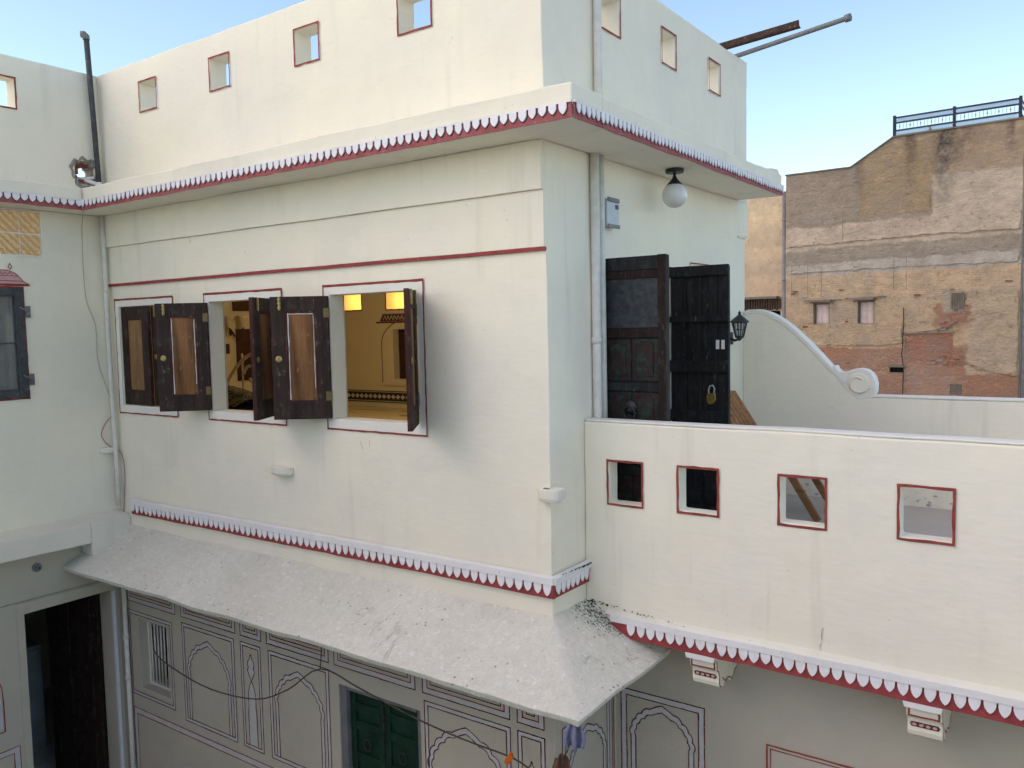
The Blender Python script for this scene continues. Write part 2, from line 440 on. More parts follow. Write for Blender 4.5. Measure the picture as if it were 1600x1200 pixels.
class MB:
    def __init__(s): s.v = []; s.f = []; s.mi = []
    def add(s, vs, fs, mi=0):
        o = len(s.v); s.v += [tuple(p) for p in vs]
        for f in fs: s.f.append([i + o for i in f]); s.mi.append(mi)
        return s
    def box(s, x0, x1, y0, y1, z0, z1, mi=0):
        x0, x1 = min(x0, x1), max(x0, x1); y0, y1 = min(y0, y1), max(y0, y1); z0, z1 = min(z0, z1), max(z0, z1)
        v = [(x0, y0, z0), (x1, y0, z0), (x1, y1, z0), (x0, y1, z0), (x0, y0, z1), (x1, y0, z1), (x1, y1, z1), (x0, y1, z1)]
        return s.add(v, [(0, 3, 2, 1), (4, 5, 6, 7), (0, 1, 5, 4), (1, 2, 6, 5), (2, 3, 7, 6), (3, 0, 4, 7)], mi)
    def beam(s, a, b, w, h, upv=(0, 0, 1), mi=0):
        a, b = Vector(a), Vector(b); d = (b - a).normalized(); u = Vector(upv)
        r_ = d.cross(u).normalized() * (w / 2); u2 = r_.cross(d).normalized() * (h / 2)
        v = [a - r_ - u2, a + r_ - u2, a + r_ + u2, a - r_ + u2, b - r_ - u2, b + r_ - u2, b + r_ + u2, b - r_ + u2]
        return s.add(v, [(0, 1, 2, 3), (7, 6, 5, 4), (0, 4, 5, 1), (1, 5, 6, 2), (2, 6, 7, 3), (3, 7, 4, 0)], mi)
    def tube(s, path, r, n=10, mi=0, cap=True):
        P = [Vector(p) for p in path]; rs = r if isinstance(r, (list, tuple)) else [r] * len(P)
        prev = None; rings = []
        for i, p in enumerate(P):
            t = (P[min(i + 1, len(P) - 1)] - P[max(i - 1, 0)]).normalized()
            if prev is None:
                a = t.orthogonal().normalized()
            else:
                a = (prev - t * prev.dot(t)).normalized()
            prev = a; b = t.cross(a)
            rings.append([p + (a * math.cos(2 * math.pi * k / n) + b * math.sin(2 * math.pi * k / n)) * rs[i] for k in range(n)])
        v = [q for g in rings for q in g]; f = []
        for i in range(len(P) - 1):
            for k in range(n):
                k2 = (k + 1) % n
                f.append((i * n + k, i * n + k2, (i + 1) * n + k2, (i + 1) * n + k))
        if cap:
            f.append(tuple(reversed(range(n)))); f.append(tuple((len(P) - 1) * n + k for k in range(n)))
        return s.add(v, f, mi)
    def lathe(s, prof, c, n=24, mi=0):
        v = []; f = []
        for (r, z) in prof:
            for k in range(n):
                a = 2 * math.pi * k / n
                v.append((c[0] + r * math.cos(a), c[1] + r * math.sin(a), c[2] + z))
        for i in range(len(prof) - 1):
            for k in range(n):
                k2 = (k + 1) % n
                f.append((i * n + k, i * n + k2, (i + 1) * n + k2, (i + 1) * n + k))
        f.append(tuple(reversed(range(n)))); f.append(tuple((len(prof) - 1) * n + k for k in range(n)))
        return s.add(v, f, mi)
    def prism(s, pts, to3, d0, d1, mi=0):
        """polygon in 2D mapped by to3(u, v, depth)"""
        n = len(pts)
        v = [to3(u, w, d0) for u, w in pts] + [to3(u, w, d1) for u, w in pts]
        f = [tuple(range(n)), tuple(reversed(range(n, 2 * n)))]
        f += [(i, i + n, (i + 1) % n + n, (i + 1) % n) for i in range(n)]
        return s.add(v, f, mi)
    def ribbon(s, pts, w, to3, d, closed=False, mi=0, wob=.0):
        """painted line of width w along a 2D polyline, lying at depth d"""
        n = len(pts); L = []; Rr = []
        for i in range(n):
            if closed: a, b = pts[(i - 1) % n], pts[(i + 1) % n]
            else: a, b = pts[max(i - 1, 0)], pts[min(i + 1, n - 1)]
            p = pts[i]
            d1 = Vector((p[0] - a[0], p[1] - a[1])); d2 = Vector((b[0] - p[0], b[1] - p[1]))
            if d1.length < 1e-9: d1 = d2
            if d2.length < 1e-9: d2 = d1
            d1.normalize(); d2.normalize()
            t = (d1 + d2); t = t.normalized() if t.length > 1e-6 else d1
            nn = Vector((-t.y, t.x)); k = 1 / max(.5, nn.dot(Vector((-d1.y, d1.x))))
            ww = w * .5 * k * (1 + wob * (random.random() - .5) * 2)
            L.append(to3(p[0] + nn.x * ww, p[1] + nn.y * ww, d)); Rr.append(to3(p[0] - nn.x * ww, p[1] - nn.y * ww, d))
        v = L + Rr; f = []
        for i in range(n if closed else n - 1):
            j = (i + 1) % n
            f.append((i, j, n + j, n + i))
        return s.add(v, f, mi)

BASE = {}     # object -> base point of its thing, in eye-relative coordinates

def base_of(p):
    return BASE.get(p, Vector((0, 0, -EYE)))

def mesh_of(mb, name, mats, off=(0, 0, 0), smooth=False):
    me = bpy.data.meshes.new(name)
    off = Vector(off)
    me.from_pydata([tuple(Vector(p) - off) for p in mb.v], [], mb.f)
    for mm in (mats if isinstance(mats, (list, tuple)) else [mats]):
        me.materials.append(MAT[mm])
    if len(set(mb.mi)) > 1:
        me.polygons.foreach_set('material_index', mb.mi)
    bm = bmesh.new(); bm.from_mesh(me); bmesh.ops.recalc_face_normals(bm, faces=bm.faces); bm.to_mesh(me); bm.free()
    if smooth:
        me.polygons.foreach_set('use_smooth', [True] * len(me.polygons))
    me.update()
    return me

def tag(o, label, cat, group=None):
    o['label'] = label; o['category'] = cat
    if group: o['group'] = group
    return o

def thing(name, label, cat, base, group=None):
    o = bpy.data.objects.new(name, None); COL.objects.link(o)
    o.empty_display_size = .1
    o.location = Vector(base) + Vector((0, 0, EYE))
    BASE[o] = Vector(base)
    return tag(o, label, cat, group)

def bevel(o, w=.006, seg=2, skip=()):
    """rounded arrises; skip lists (axis, value) planes where the piece butts against its neighbour"""
    md = o.modifiers.new('bevel', 'BEVEL'); md.width = w; md.segments = seg; md.limit_method = 'ANGLE'; md.angle_limit = R(40)
    if skip:
        md.limit_method = 'WEIGHT'
        bm = bmesh.new(); bm.from_mesh(o.data)
        lay = bm.edges.layers.float.new('bevel_weight_edge')
        off = BASE[o]
        for e in bm.edges:
            if len(e.link_faces) != 2 or e.calc_face_angle(0) < R(40): continue
            p, q = e.verts[0].co + off, e.verts[1].co + off
            if any(abs(p['xyz'.index(ax)] - val) < .02 and abs(q['xyz'.index(ax)] - val) < .02 for ax, val in skip): continue
            e[lay] = 1.0
        bm.to_mesh(o.data); bm.free()
    return o

def part(name, mb, mats, parent, smooth=False, bev=0, label=None, kind=None, skip=()):
    b = base_of(parent)
    o = bpy.data.objects.new(name, mesh_of(mb, name, mats, b, smooth)); COL.objects.link(o)
    o.parent = parent; BASE[o] = b
    if bev: bevel(o, bev, skip=skip)
    if label: o['label'] = label
    if kind: o['kind'] = kind
    return o

def single(name, mb, mats, label, cat, base, group=None, smooth=False, bev=0):
    o = bpy.data.objects.new(name, mesh_of(mb, name, mats, base, smooth)); COL.objects.link(o)
    o.location = Vector(base) + Vector((0, 0, EYE)); BASE[o] = Vector(base)
    if bev: bevel(o, bev)
    return tag(o, label, cat, group)

def struct(name, mb, mats):
    o = bpy.data.objects.new(name, mesh_of(mb, name, mats, (0, 0, -EYE))); COL.objects.link(o)
    o['kind'] = 'structure'; BASE[o] = Vector((0, 0, -EYE))
    return o

def placed(name, me, pos, parent, rotz=0):
    """shared mesh (built round its own origin) placed at an eye-relative point as a child"""
    o = bpy.data.objects.new(name, me); COL.objects.link(o)
    o.parent = parent; o.location = Vector(pos) - base_of(parent); o.rotation_euler = (0, 0, rotz)
    BASE[o] = base_of(parent)
    return o

def cuts(a, b, marks, step):
    ms = sorted(set([a, b] + [m_ for m_ in marks if a < m_ < b])); out = []
    for p, q in zip(ms, ms[1:]):
        n = max(1, int(math.ceil((q - p) / step)))
        out += [p + (q - p) * i / n for i in range(n)]
    return out + [ms[-1]]

def slab(mb, axis, c0, c1, u0, u1, z0, z1, holes=(), step=.22, amp=.005, mi=0):
    """wall slab with rectangular openings; c0..c1 is the thickness along axis, u the other horizontal axis"""
    U = cuts(u0, u1, [h[0] for h in holes] + [h[1] for h in holes], step)
    Z = cuts(z0, z1, [h[2] for h in holes] + [h[3] for h in holes], step)
    def solid(i, j):
        if i < 0 or j < 0 or i >= len(U) - 1 or j >= len(Z) - 1: return False
        u = (U[i] + U[i + 1]) / 2; z = (Z[j] + Z[j + 1]) / 2
        return not any(h[0] < u < h[1] and h[2] < z < h[3] for h in holes)
    idx = {}; vs = []; fs = []
    def V(i, j, k):
        if (i, j, k) not in idx:
            c = c0 if k == 0 else c1
            p = (U[i], c, Z[j]) if axis == 'y' else (c, U[i], Z[j])
            idx[(i, j, k)] = len(vs); vs.append(jig(p, amp))
        return idx[(i, j, k)]
    for i in range(len(U) - 1):
        for j in range(len(Z) - 1):
            if not solid(i, j): continue
            for k in (0, 1): fs.append((V(i, j, k), V(i + 1, j, k), V(i + 1, j + 1, k), V(i, j + 1, k)))
            if not solid(i - 1, j): fs.append((V(i, j, 0), V(i, j + 1, 0), V(i, j + 1, 1), V(i, j, 1)))
            if not solid(i + 1, j): fs.append((V(i + 1, j, 0), V(i + 1, j + 1, 0), V(i + 1, j + 1, 1), V(i + 1, j, 1)))
            if not solid(i, j - 1): fs.append((V(i, j, 0), V(i + 1, j, 0), V(i + 1, j, 1), V(i, j, 1)))
            if not solid(i, j + 1): fs.append((V(i, j + 1, 0), V(i + 1, j + 1, 0), V(i + 1, j + 1, 1), V(i, j + 1, 1)))
    return mb.add(vs, fs, mi)

# plane mappings: painted work on the three kinds of wall face
def onY(y): return lambda u, w, d: (u, y - d, w)          # faces -y
def onX(x): return lambda u, w, d: (x + d, u, w)          # faces +x

def outline(to3, u0, u1, z0, z1, w, d=.0085):
    """hand-painted rectangular line just outside an opening"""
    mb = MB()
    rect_ring(mb, to3, u0 - w / 2, u1 + w / 2, z0 - w / 2, z1 + w / 2, w, d, wob=.22)
    return mb

def frame4(to3, u0, u1, z0, z1, w, d0, d1):
    """four butted bars round an opening (outside it by w)"""
    mb = MB()
    for a, b, c, e in ((u0 - w, u0, z0 - w, z1 + w), (u1, u1 + w, z0 - w, z1 + w), (u0, u1, z1, z1 + w), (u0, u1, z0 - w, z0)):
        mb.prism([(a, c), (b, c), (b, e), (a, e)], to3, d0, d1)
    return mb

def rect_ring(mb, to3, u0, u1, z0, z1, w, d, mi=0, wob=.15):
    pts = []
    jt = w * .14
    def seg(a, b):
        n = max(5, int(math.hypot(b[0] - a[0], b[1] - a[1]) / .06))
        for i in range(n):
            f = i / n; q = jt if i else 0; pts.append((a[0] + (b[0] - a[0]) * f + random.uniform(-q, q), a[1] + (b[1] - a[1]) * f + random.uniform(-q, q)))
    seg((u0, z0), (u1, z0)); seg((u1, z0), (u1, z1)); seg((u1, z1), (u0, z1)); seg((u0, z1), (u0, z0))
    mb.ribbon(pts, w, to3, d, closed=True, mi=mi, wob=wob)

# scallop tongues
def tongue_mesh(name, w, h, axis, edge=.006, pointed=False):
    """white tongue on a rim of dark outline and painted shadow (red if pointed), hanging from its top middle; axis = facing '-y' or '+x'"""
    def shape(w, h, y0=0.):
        pts = [(-w / 2, y0), (-w / 2, -h * .45), (-w * .40, -h * .66), (-w * .22, -h * .86), (0, -h), (w * .22, -h * .86), (w * .40, -h * .66), (w / 2, -h * .45), (w / 2, y0)]
        if pointed:
            pts = [(-w / 2, y0), (-w * .485, -h * .36), (-w * .40, -h * .62), (-w * .22, -h * .86), (0, -h), (w * .22, -h * .86), (w * .40, -h * .62), (w * .485, -h * .36), (w / 2, y0)]
        return pts
    to3 = onY(0) if axis == '-y' else onX(0)
    mb = MB()
    mb.prism(shape(w + edge * 2, h + edge * 1.4), to3, 0, .003, 1)
    mb.prism(shape(w, h), to3, .003, .010, 0)
    return mesh_of(mb, name, ['tongue_white', 'red_line' if pointed else 'tongue_outline_shadow'])

# ------------------------------------------------------------------ the setting
XL, ZP, ZE, EY, EX, DY, TY = -4.91, 2.40, 1.11, -.34, .40, 3.5, .412
g = MB(); g.box(-400, 400, -300, 500, -EYE - .5, -EYE - .02); struct('ground', g, 'floor_cement')
g = MB(); slab(g, 'y', -7, 0, -4.93, 7, -EYE - .2, -EYE, step=2, amp=0); struct('courtyard_floor', g, 'floor_cement')
g = MB(); g.box(.0, 7, .535, DY, -1.99, -1.59); struct('terrace_floor', g, 'floor_cement')

# ------------------------------------------------------------------ main house
house = thing('haveli_house', 'cream plastered upper house with three shuttered windows and scalloped red and white eaves', 'house', (-2.4, 0, -EYE))
WIN = [(-4.81, -3.865), (-3.424, -2.419), (-1.961, -.973)]
WO = [(a + .068, b - .068, -.652, .262) for a, b in WIN]        # clear openings
FH = [(-4.219, -3.968), (-3.20, -2.95), (-2.165, -1.913), (-1.13, -.85)]
SH = [(.71, .975), (1.648, 1.896), (2.572, 2.815)]
HZ = (1.962, 2.21)

w = MB(); slab(w, 'y', 0, .13, XL, 0, -1.87, ZE, WO)
wall_front = part('front_wall', w, 'plaster', house, bev=.005, skip=[('y', .13), ('x', XL)])
w = MB(); slab(w, 'y', 0, .15, XL - .15, 0, ZE, ZP, [(a, b, *HZ) for a, b in FH], amp=.007)
parapet_front = part('parapet', w, 'plaster', house, bev=.008, skip=[('y', .15)])
w = MB(); slab(w, 'x', -.15, 0, .15, DY, ZE, ZP, [(a, b, *HZ) for a, b in SH], amp=.007)
parapet_side = part('parapet', w, 'plaster', house, bev=.008, skip=[('y', .15)])
w = MB(); slab(w, 'x', -.2, 0, .13, DY + .03, .80, ZE)
part('side_wall', w, 'plaster', house, bev=.005, skip=[('y', .13), ('z', .80)])
w = MB(); slab(w, 'x', -.2, 0, .13, DY - .06, -1.87, .80, [(.70, 1.75, -1.59, .40)])
wall_side = part('side_wall', w, 'plaster', house, bev=.005, skip=[('y', .13), ('z', .80)])
w = MB(); slab(w, 'y', DY - .15, DY, -6, -.15, ZE, ZP, amp=0); part('parapet', w, 'plaster', house)
w = MB(); slab(w, 'y', DY - .36, DY - .16, -3.0, -.2, -1.79, ZE, amp=0); part('back_wall', w, 'plaster', house)
w = MB(); w.box(-9.2, -.15, .15, DY - .15, 1.16, 1.28); part('roof', w, 'plaster_old', house)
# stepped plaster bands under the eave
w = MB(); slab(w, 'y', -.038, -.0005, XL, -.004, .818, ZE - .001, step=.2, amp=.004); part('plaster_band', w, 'plaster', house, bev=.003)
w = MB(); slab(w, 'y', -.016, -.0005, XL, -.003, .478, .817, step=.2, amp=.003); part('plaster_band', w, 'plaster', house, bev=.003)
w = MB(); slab(w, 'y', -.020, -.0005, XL, .004, .455, .477, step=.15, amp=.003); part('painted_line', w, 'red_paint', house)
w = MB(); w.box(-.12, .016, DY - .26, DY - .066, .772, .792); part('plaster_ledge', w, 'plaster_old', house, bev=.004)

# eave
w = MB(); slab(w, 'y', EY, -.0005, XL, EX, ZE, 1.305, step=.10, amp=.010)
eave_front = part('eave', w, 'plaster', house, bev=.010)
w = MB(); slab(w, 'x', .0005, EX, 0, 3.26, ZE, 1.295, step=.10, amp=.010)
eave_side = part('eave', w, 'plaster', house, bev=.010)
w = MB()
w.add([jig(p, .006) for p in [(.03, 2.86, 1.29), (EX - .01, 2.82, 1.29), (EX - .01, 3.255, 1.29), (.03, 3.255, 1.29), (.05, 3.06, 1.345), (EX - .03, 3.10, 1.335), (EX - .03, 3.24, 1.345), (.05, 3.24, 1.35)]],
      [(0, 1, 5, 4), (1, 2, 6, 5), (2, 3, 7, 6), (3, 0, 4, 7), (4, 5, 6, 7), (0, 3, 2, 1)])
part('broken_plaster', w, 'plaster_old', house, bev=.01)

def frieze(parent, to3, u0, u1, z_top, z_bot, fil, proud, red='red_paint', white='white_paint', seam=.0):
    """red band with a white fillet; returns the band so the tongues can hang on it"""
    w = MB(); n = max(2, int((u1 - u0) / .12))
    vs = []; fs = []
    for i in range(n + 1):
        u = u0 + (u1 - u0) * i / n
        j = random.uniform(-.0035, .0035)
        for (d, z) in ((0, z_bot + j), (proud, z_bot + j * .8), (proud, z_top - .001), (0, z_top - .001)):
            vs.append(to3(u, z, d))
    for i in range(n):
        for k in range(4):
            k2 = (k + 1) % 4; fs.append((i * 4 + k, i * 4 + k2, (i + 1) * 4 + k2, (i + 1) * 4 + k))
    fs += [(0, 1, 2, 3), tuple(n * 4 + k for k in (3, 2, 1, 0))]
    w.add(vs, fs)
    band = part('frieze_band', w, red, parent)
    w = MB(); vs = []; fs = []
    for i in range(n + 1):
        u = u0 + (u1 - u0) * i / n; j = random.uniform(-.002, .002); q = random.uniform(-.002, .002)
        for (d, z) in ((0, z_top), (proud + fil[1], z_top + j * .5), (proud + fil[1] + q, z_top + fil[0] + j), (0, z_top + fil[0] + fil[1] * .4)):
            vs.append(to3(u, z, d))
    for i in range(n):
        for k in range(4):
            k2 = (k + 1) % 4; fs.append((i * 4 + k, i * 4 + k2, (i + 1) * 4 + k2, (i + 1) * 4 + k))
    fs += [(0, 1, 2, 3), tuple(n * 4 + k for k in (3, 2, 1, 0))]
    w.add(vs, fs)
    part('fillet', w, white, band)
    return band

def hang(band, meshes, to3, u0, u1, pitch, z, proud):
    n = int(round((u1 - u0) / pitch))
    for i in range(n):
        u = u0 + (u1 - u0) * (i + .5) / n
        o = placed('tongue', random.choice(meshes), to3(u + random.uniform(-.002, .002), z + random.uniform(-.0012, .0012), proud), band)
        o.scale = (random.uniform(.93, 1.05), random.uniform(.93, 1.05), random.uniform(.90, 1.07)); o.rotation_euler = (random.uniform(-.03, .03), random.uniform(-.03, .03), 0)

tf = [tongue_mesh('tongue', .0490 + q, .056, '-y', .0044) for q in (-.0015, 0, .0015)]
ts = [tongue_mesh('tongue', .0390 + q, .056, '+x', .0044) for q in (-.0012, 0, .0012)]
tl = [tongue_mesh('tongue', .052 + q, .054, '+x', .0044) for q in (-.0015, 0, .0015)]
b = frieze(eave_front, onY(EY - .009), XL + .27, EX + .006, 1.190, 1.1085, (.010, .006), .006, 'red_faded')
hang(b, tf, onY(EY - .009), XL + .28, EX - .012, .0648, 1.189, .0062)
b = frieze(eave_side, onX(EX + .009), EY - .004, 3.262, 1.190, 1.1085, (.010, .006), .006, 'red_faded')
hang(b, ts, onX(EX + .009), EY + .008, 3.255, .0525, 1.189, .0062)

# parapet openings: painted red outlines
for (a, c) in FH: part('painted_outline', outline(onY(0), a, c, *HZ, .013), 'red_line', parapet_front)
for (a, c) in SH: part('painted_outline', outline(onX(0), a, c, *HZ, .013), 'red_line', parapet_side)

# windows and shutters
SHZ = (-.645, .255)
def shutter(hinge, ang, panel_mat, lines=True, width=.418, flip=1):
    """leaf hung on its left edge: local x runs from hinge to free edge, +y is the decorated face"""
    T, z0, z1 = .034, SHZ[0], SHZ[1]
    s1, s2, r1, r2 = .088, .100, .105, .125
    mb = MB()
    mb.box(0, s1, -T / 2, T / 2, z0, z1); mb.box(width - s2, width, -T / 2, T / 2, z0, z1)
    mb.box(s1, width - s2, -T / 2 + .001, T / 2 - .001, z1 - r1, z1); mb.box(s1, width - s2, -T / 2 + .001, T / 2 - .001, z0, z0 + r2)
    mb.box(width, width + .005, -T / 2 + .002, T / 2 - .002, z0 + .001, z1 - .001, 1)
    me = mesh_of(mb, 'shutter', ['shutter_dark', 'shutter_edge'])
    o = placed('shutter', me, (hinge[0], hinge[1], 0), house, R(ang)); bevel(o, .003)
    BASE[o] = Vector((0, 0, 0))
    p0, p1, q0, q1 = s1, width - s2, z0 + r2, z1 - r1
    pm = MB(); pm.box(p0, p1, -T / 2 + .012, T / 2 - .012, q0, q1)
    part('wood_panel', pm, panel_mat, o)
    bd = MB()                                       # bolection bead round the panel, both faces
    for sy in (-1, 1):
        y0, y1 = sorted((sy * (T / 2 - .012), sy * (T / 2 - .003)))
        for (a, b_, c, e) in ((p0, p0 + .014, q0, q1), (p1 - .014, p1, q0, q1), (p0 + .014, p1 - .014, q1 - .014, q1), (p0 + .014, p1 - .014, q0, q0 + .014)):
            bd.box(a, b_, y0, y1, c, e)
    part('panel_bead', bd, 'shutter_edge', o)
    if lines:
        ln = MB(); to3 = lambda u, v, d: (u, d, v)
        for (u, a, c) in ((p0 + .024, q0 + .10, q1 - .03), (p1 - .022, q0 + .02, q1 - .012)):
            n = 12; ln.ribbon([(u + random.uniform(-.0012, .0012), a + (c - a) * i / n) for i in range(n + 1)], .0042 if u < .2 else .006, to3, T / 2 - .0105, wob=.5)
        if lines == 2:
            ln.ribbon([(p0 + .026 + (p1 - p0 - .05) * i / 8, q1 - .022 + random.uniform(-.001, .001)) for i in range(9)], .005, to3, T / 2 - .0104, wob=.4)
        part('chipped_paint', ln, 'white_plastic', o)
    kp = MB(); kp.lathe([(.0, 0), (.024, 0), (.024, .003), (.016, .006), (.010, .006), (.009, .003), (0, .003)], (0, 0, 0), 16)
    kp.v = [(x + width - .048, T / 2 + z, y - .22 + .02) for x, y, z in kp.v]
    part('keyhole_plate', kp, 'brass', o, smooth=False)
    bo = MB(); bo.box(width - .075, width - .057, T / 2, T / 2 + .005, z1 - .095, z1 - .005); bo.tube([(width - .066, T / 2 + .009, z1 - .1), (width - .066, T / 2 + .009, z1 + .0)], .005, 8)
    for zz in (.015, .045, .075): bo.box(width - .078, width - .054, T / 2 + .004, T / 2 + .012, z1 - zz - .008, z1 - zz)
    part('bolt', bo, 'brass', o)
    for zz in (z0 + .13, z1 - .16):
        h = MB(); h.tube([(-.004, T / 2, zz), (-.004, T / 2, zz + .075)], .006, 8); h.box(0, .035, T / 2, T / 2 + .003, zz + .004, zz + .071)
        part('hinge', h, 'old_brass', o)
    return o

for i, (a, c) in enumerate(WIN):
    a1, c1, z0, z1 = WO[i]
    fr = MB()
    to3 = onY(0)
    zb, zt = -.733 + .012, .336 - .016
    for u0, u1, v0, v1 in ((a + .012, a1 - .001, zb, zt), (c1 + .001, c - .012, zb, zt), (a1, c1, z1 + .001, zt), (a1, c1, zb, z0 - .001)):
        fr.prism([(u0, v0), (u1, v0), (u1, v1), (u0, v1)], to3, .0005, .008)
    f = part('window_frame', fr, 'lime_white', house, bev=.002)
    ol = MB(); rect_ring(ol, to3, a + .006, c - .006, -.727, .326, .013, .009, wob=.25)
    ol.ribbon([(a + (c - a) * k / 8, .3285) for k in range(9)], .016, to3, .0105, wob=.2)
    part('painted_outline', ol, 'red_line', f)
shutter((WO[0][0] + .006, .028), -3, 'shutter_panel_light', False, .47)
o = shutter((WO[0][1] - .006, .050), 181, 'shutter_panel', False, .335)
shutter((WO[1][0] + .01, -.028), 219, 'shutter_panel', 1)
shutter((WO[1][1] - .01, -.028), 299, 'shutter_panel', False)
shutter((WO[2][0] + .01, -.028), 217, 'shutter_panel', 2)
shutter((WO[2][1] - .01, -.028), 306, 'shutter_panel_light', False)

# lower cornice with tongues, front and return
tcf = [tongue_mesh('tongue', .060 + q, .070, '-y', .003, True) for q in (-.002, 0, .002)]
tcs = [tongue_mesh('tongue', .053 + q, .070, '+x', .003, True) for q in (-.002, 0, .002)]
b = frieze(wall_front, onY(-.012), -4.665, .03, -1.585, -1.676, (.042, .018), .016)
hang(b, tcf, onY(-.012), -4.66, .022, .0708, -1.586, .0165)
w = MB(); w.box(-4.66, .011, -.011, -.001, -1.67, -1.56); part('cornice_backing', w, 'plaster', house)
b = frieze(wall_front, onX(.012), -.030, TY - .004, -1.585, -1.676, (.042, .018), .016)
hang(b, tcs, onX(.012), -.012, TY - .02, .062, -1.586, .0165)
w = MB(); w.box(.001, .0115, -.011, TY - .004, -1.67, -1.56); part('cornice_backing', w, 'plaster', house)

# sloping awning (chajja) with its hip
ch = MB(); NV = 10; NU = 70
def zslope(v): return -1.792 - .298 * v - .012 * math.sin(v * 3.14)
vs = []; fs = []
for j in range(NV + 1):
    v = j / NV
    for i in range(NU + 1):
        u = i / NU
        vs.append(jig((-4.93 + (4.918 + .537 * v) * u, .012 - .582 * v - (.010 * noise.noise(Vector((u * 9, 3, 0))) * v), zslope(v) + .012 * noise.noise(Vector((u * 7, 0, v)))), .010))
    for i in range(1, 15):
        u = i / 14
        vs.append(jig((-.012 + .537 * v, -.57 * v + (.60 + .57 * v) * u, zslope(v) + .008 * noise.noise(Vector((u * 4, 5, v)))), .010))
ROW = NU + 1 + 14
for j in range(NV):
    for i in range(ROW - 1):
        fs.append((j * ROW + i, j * ROW + i + 1, (j + 1) * ROW + i + 1, (j + 1) * ROW + i))
ch.add(vs, fs)
o = part('sloping_awning', ch, 'chajja_lime', house, smooth=True)
sm = o.modifiers.new('thick', 'SOLIDIFY'); sm.thickness = .045; sm.offset = -1 if True else 1
bevel(o, .014, 3)
awning = o

# ground-floor wall under the awning
GW = (-4.70, -4.22, -3.37, -2.70)
GD = (-1.955, -1.125, -EYE, -2.69)
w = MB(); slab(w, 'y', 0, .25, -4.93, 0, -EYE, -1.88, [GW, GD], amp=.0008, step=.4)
lower = part('lower_wall', w, 'plaster_lower_shade', house, bev=.004)
w = MB(); slab(w, 'x', -.2, 0, .25, .80, -EYE, -1.88, amp=.0008, step=.4)
lower_side = part('lower_wall', w, 'plaster_lower_shade', house)

def cusped(cx, hw, z_sill, z_spring, z_apex, lobes=5, bulge=.21):
    """right half then mirrored: outline of a cusped arch from the left foot to the right foot"""
    nodes = []
    for i in range(lobes + 1):
        t = i / lobes
        ang = t * math.pi / 2
        x = hw * math.cos(ang) ** .85 if t < 1 else 0
        z = z_spring + (z_apex - z_spring) * (math.sin(ang) ** 1.0 * .80 + .20 * t ** 5)
        nodes.append((x, z))
    pts = []
    for (p, q) in zip(nodes, nodes[1:]):
        last = q is nodes[-1]
        dx, dz = q[0] - p[0], q[1] - p[1]; L = math.hypot(dx, dz); nx, nz = dz / L, -dx / L
        for k in range(6):
            t = k / 6; h = bulge * L * (math.sin(math.pi * t) ** .8) * (.15 if last else 1)
            pts.append((p[0] + dx * t + nx * h, p[1] + dz * t + nz * h))
    pts.append(nodes[-1])
    right = [(hw, z_sill + (z_spring - z_sill) * k / 6) for k in range(6)] + pts
    left = [(-x, z) for x, z in right]
    full = left + list(reversed(right))[1:]
    return [(cx + x, z) for x, z in full]

LW = .0078
def painted(parent, to3, items, name='painted_panel'):
    mb = MB()
    for it in items:
        if it[0] == 'rect':
            _, u0, u1, z0, z1, lw, mi, d = it; rect_ring(mb, to3, u0, u1, z0, z1, lw, d, mi, .2)
        elif it[0] == 'line':
            _, pts, lw, mi, d = it; mb.ribbon(pts, lw, to3, d, False, mi, .25)
        elif it[0] == 'band':
            _, A, B, mi, d = it; n = len(A)
            mb.add([to3(u, z, d) for u, z in A] + [to3(u, z, d) for u, z in B], [(i, i + 1, n + i + 1, n + i) for i in range(n - 1)], mi)
        elif it[0] == 'poly':
            _, pts, mi, d = it; mb.add([to3(u, z, d) for u, z in pts], [tuple(range(len(pts)))], mi)
    return part(name, mb, ['line_dark', 'panel_pale', 'red_line'], parent)

def panel_frame(u0, u1, z0, z1, gap=.032, red=0):
    """double line with a pale band between"""
    g_ = gap
    out_ = [('rect', u0, u1, z0, z1, LW, red, .0030), ('rect', u0 + g_, u1 - g_, z0 + g_, z1 - g_, LW, red, .0030)]
    h = g_ / 2
    out_.append(('rect', u0 + h, u1 - h, z0 + h, z1 - h, g_ - LW, 1, .0018))
    return out_

def arch_items(u0, u1, z0, z1, side=.07, top=.10, red=0, bw=.034):
    cx = (u0 + u1) / 2; hw = (u1 - u0) / 2 - side
    zs = z1 - top - hw * 1.12
    A = cusped(cx, hw, z0 + .034, zs, z1 - top)
    B = cusped(cx, hw - bw, z0 + .034, zs, z1 - top - bw * 1.35)
    return [('band', A, B, 1, .0018), ('line', A, LW, red, .0031), ('line', B, LW, red, .0031)]

P0 = onY(0)
ZA0, ZA1 = -3.51, -2.60
painted(lower, P0, panel_frame(-4.87, -4.145, -3.46, -2.635))
painted(lower, P0, panel_frame(-3.985, -3.232, ZA0, ZA1), 'painted_panel')
painted(lower, P0, arch_items(-3.985, -3.232, ZA0, ZA1), 'painted_arch')
painted(lower, P0, panel_frame(-3.140, -2.880, ZA0, ZA1, .028))
painted(lower, P0, panel_frame(-2.775, -2.06, ZA0, ZA1))
painted(lower, P0, arch_items(-2.775, -2.06, ZA0, ZA1), 'painted_arch')
painted(lower, P0, panel_frame(-1.082, -.342, ZA0, ZA1))
painted(lower, P0, arch_items(-1.082, -.342, ZA0, ZA1, .03, .10), 'painted_arch')
painted(lower, P0, panel_frame(-.282, -.075, ZA0, ZA1, .030))
painted(lower, P0, panel_frame(-4.85, -2.06, -4.9, -3.60, .055, 2))
painted(lower, P0, panel_frame(-1.08, -.075, -4.9, -3.60, .055, 2))
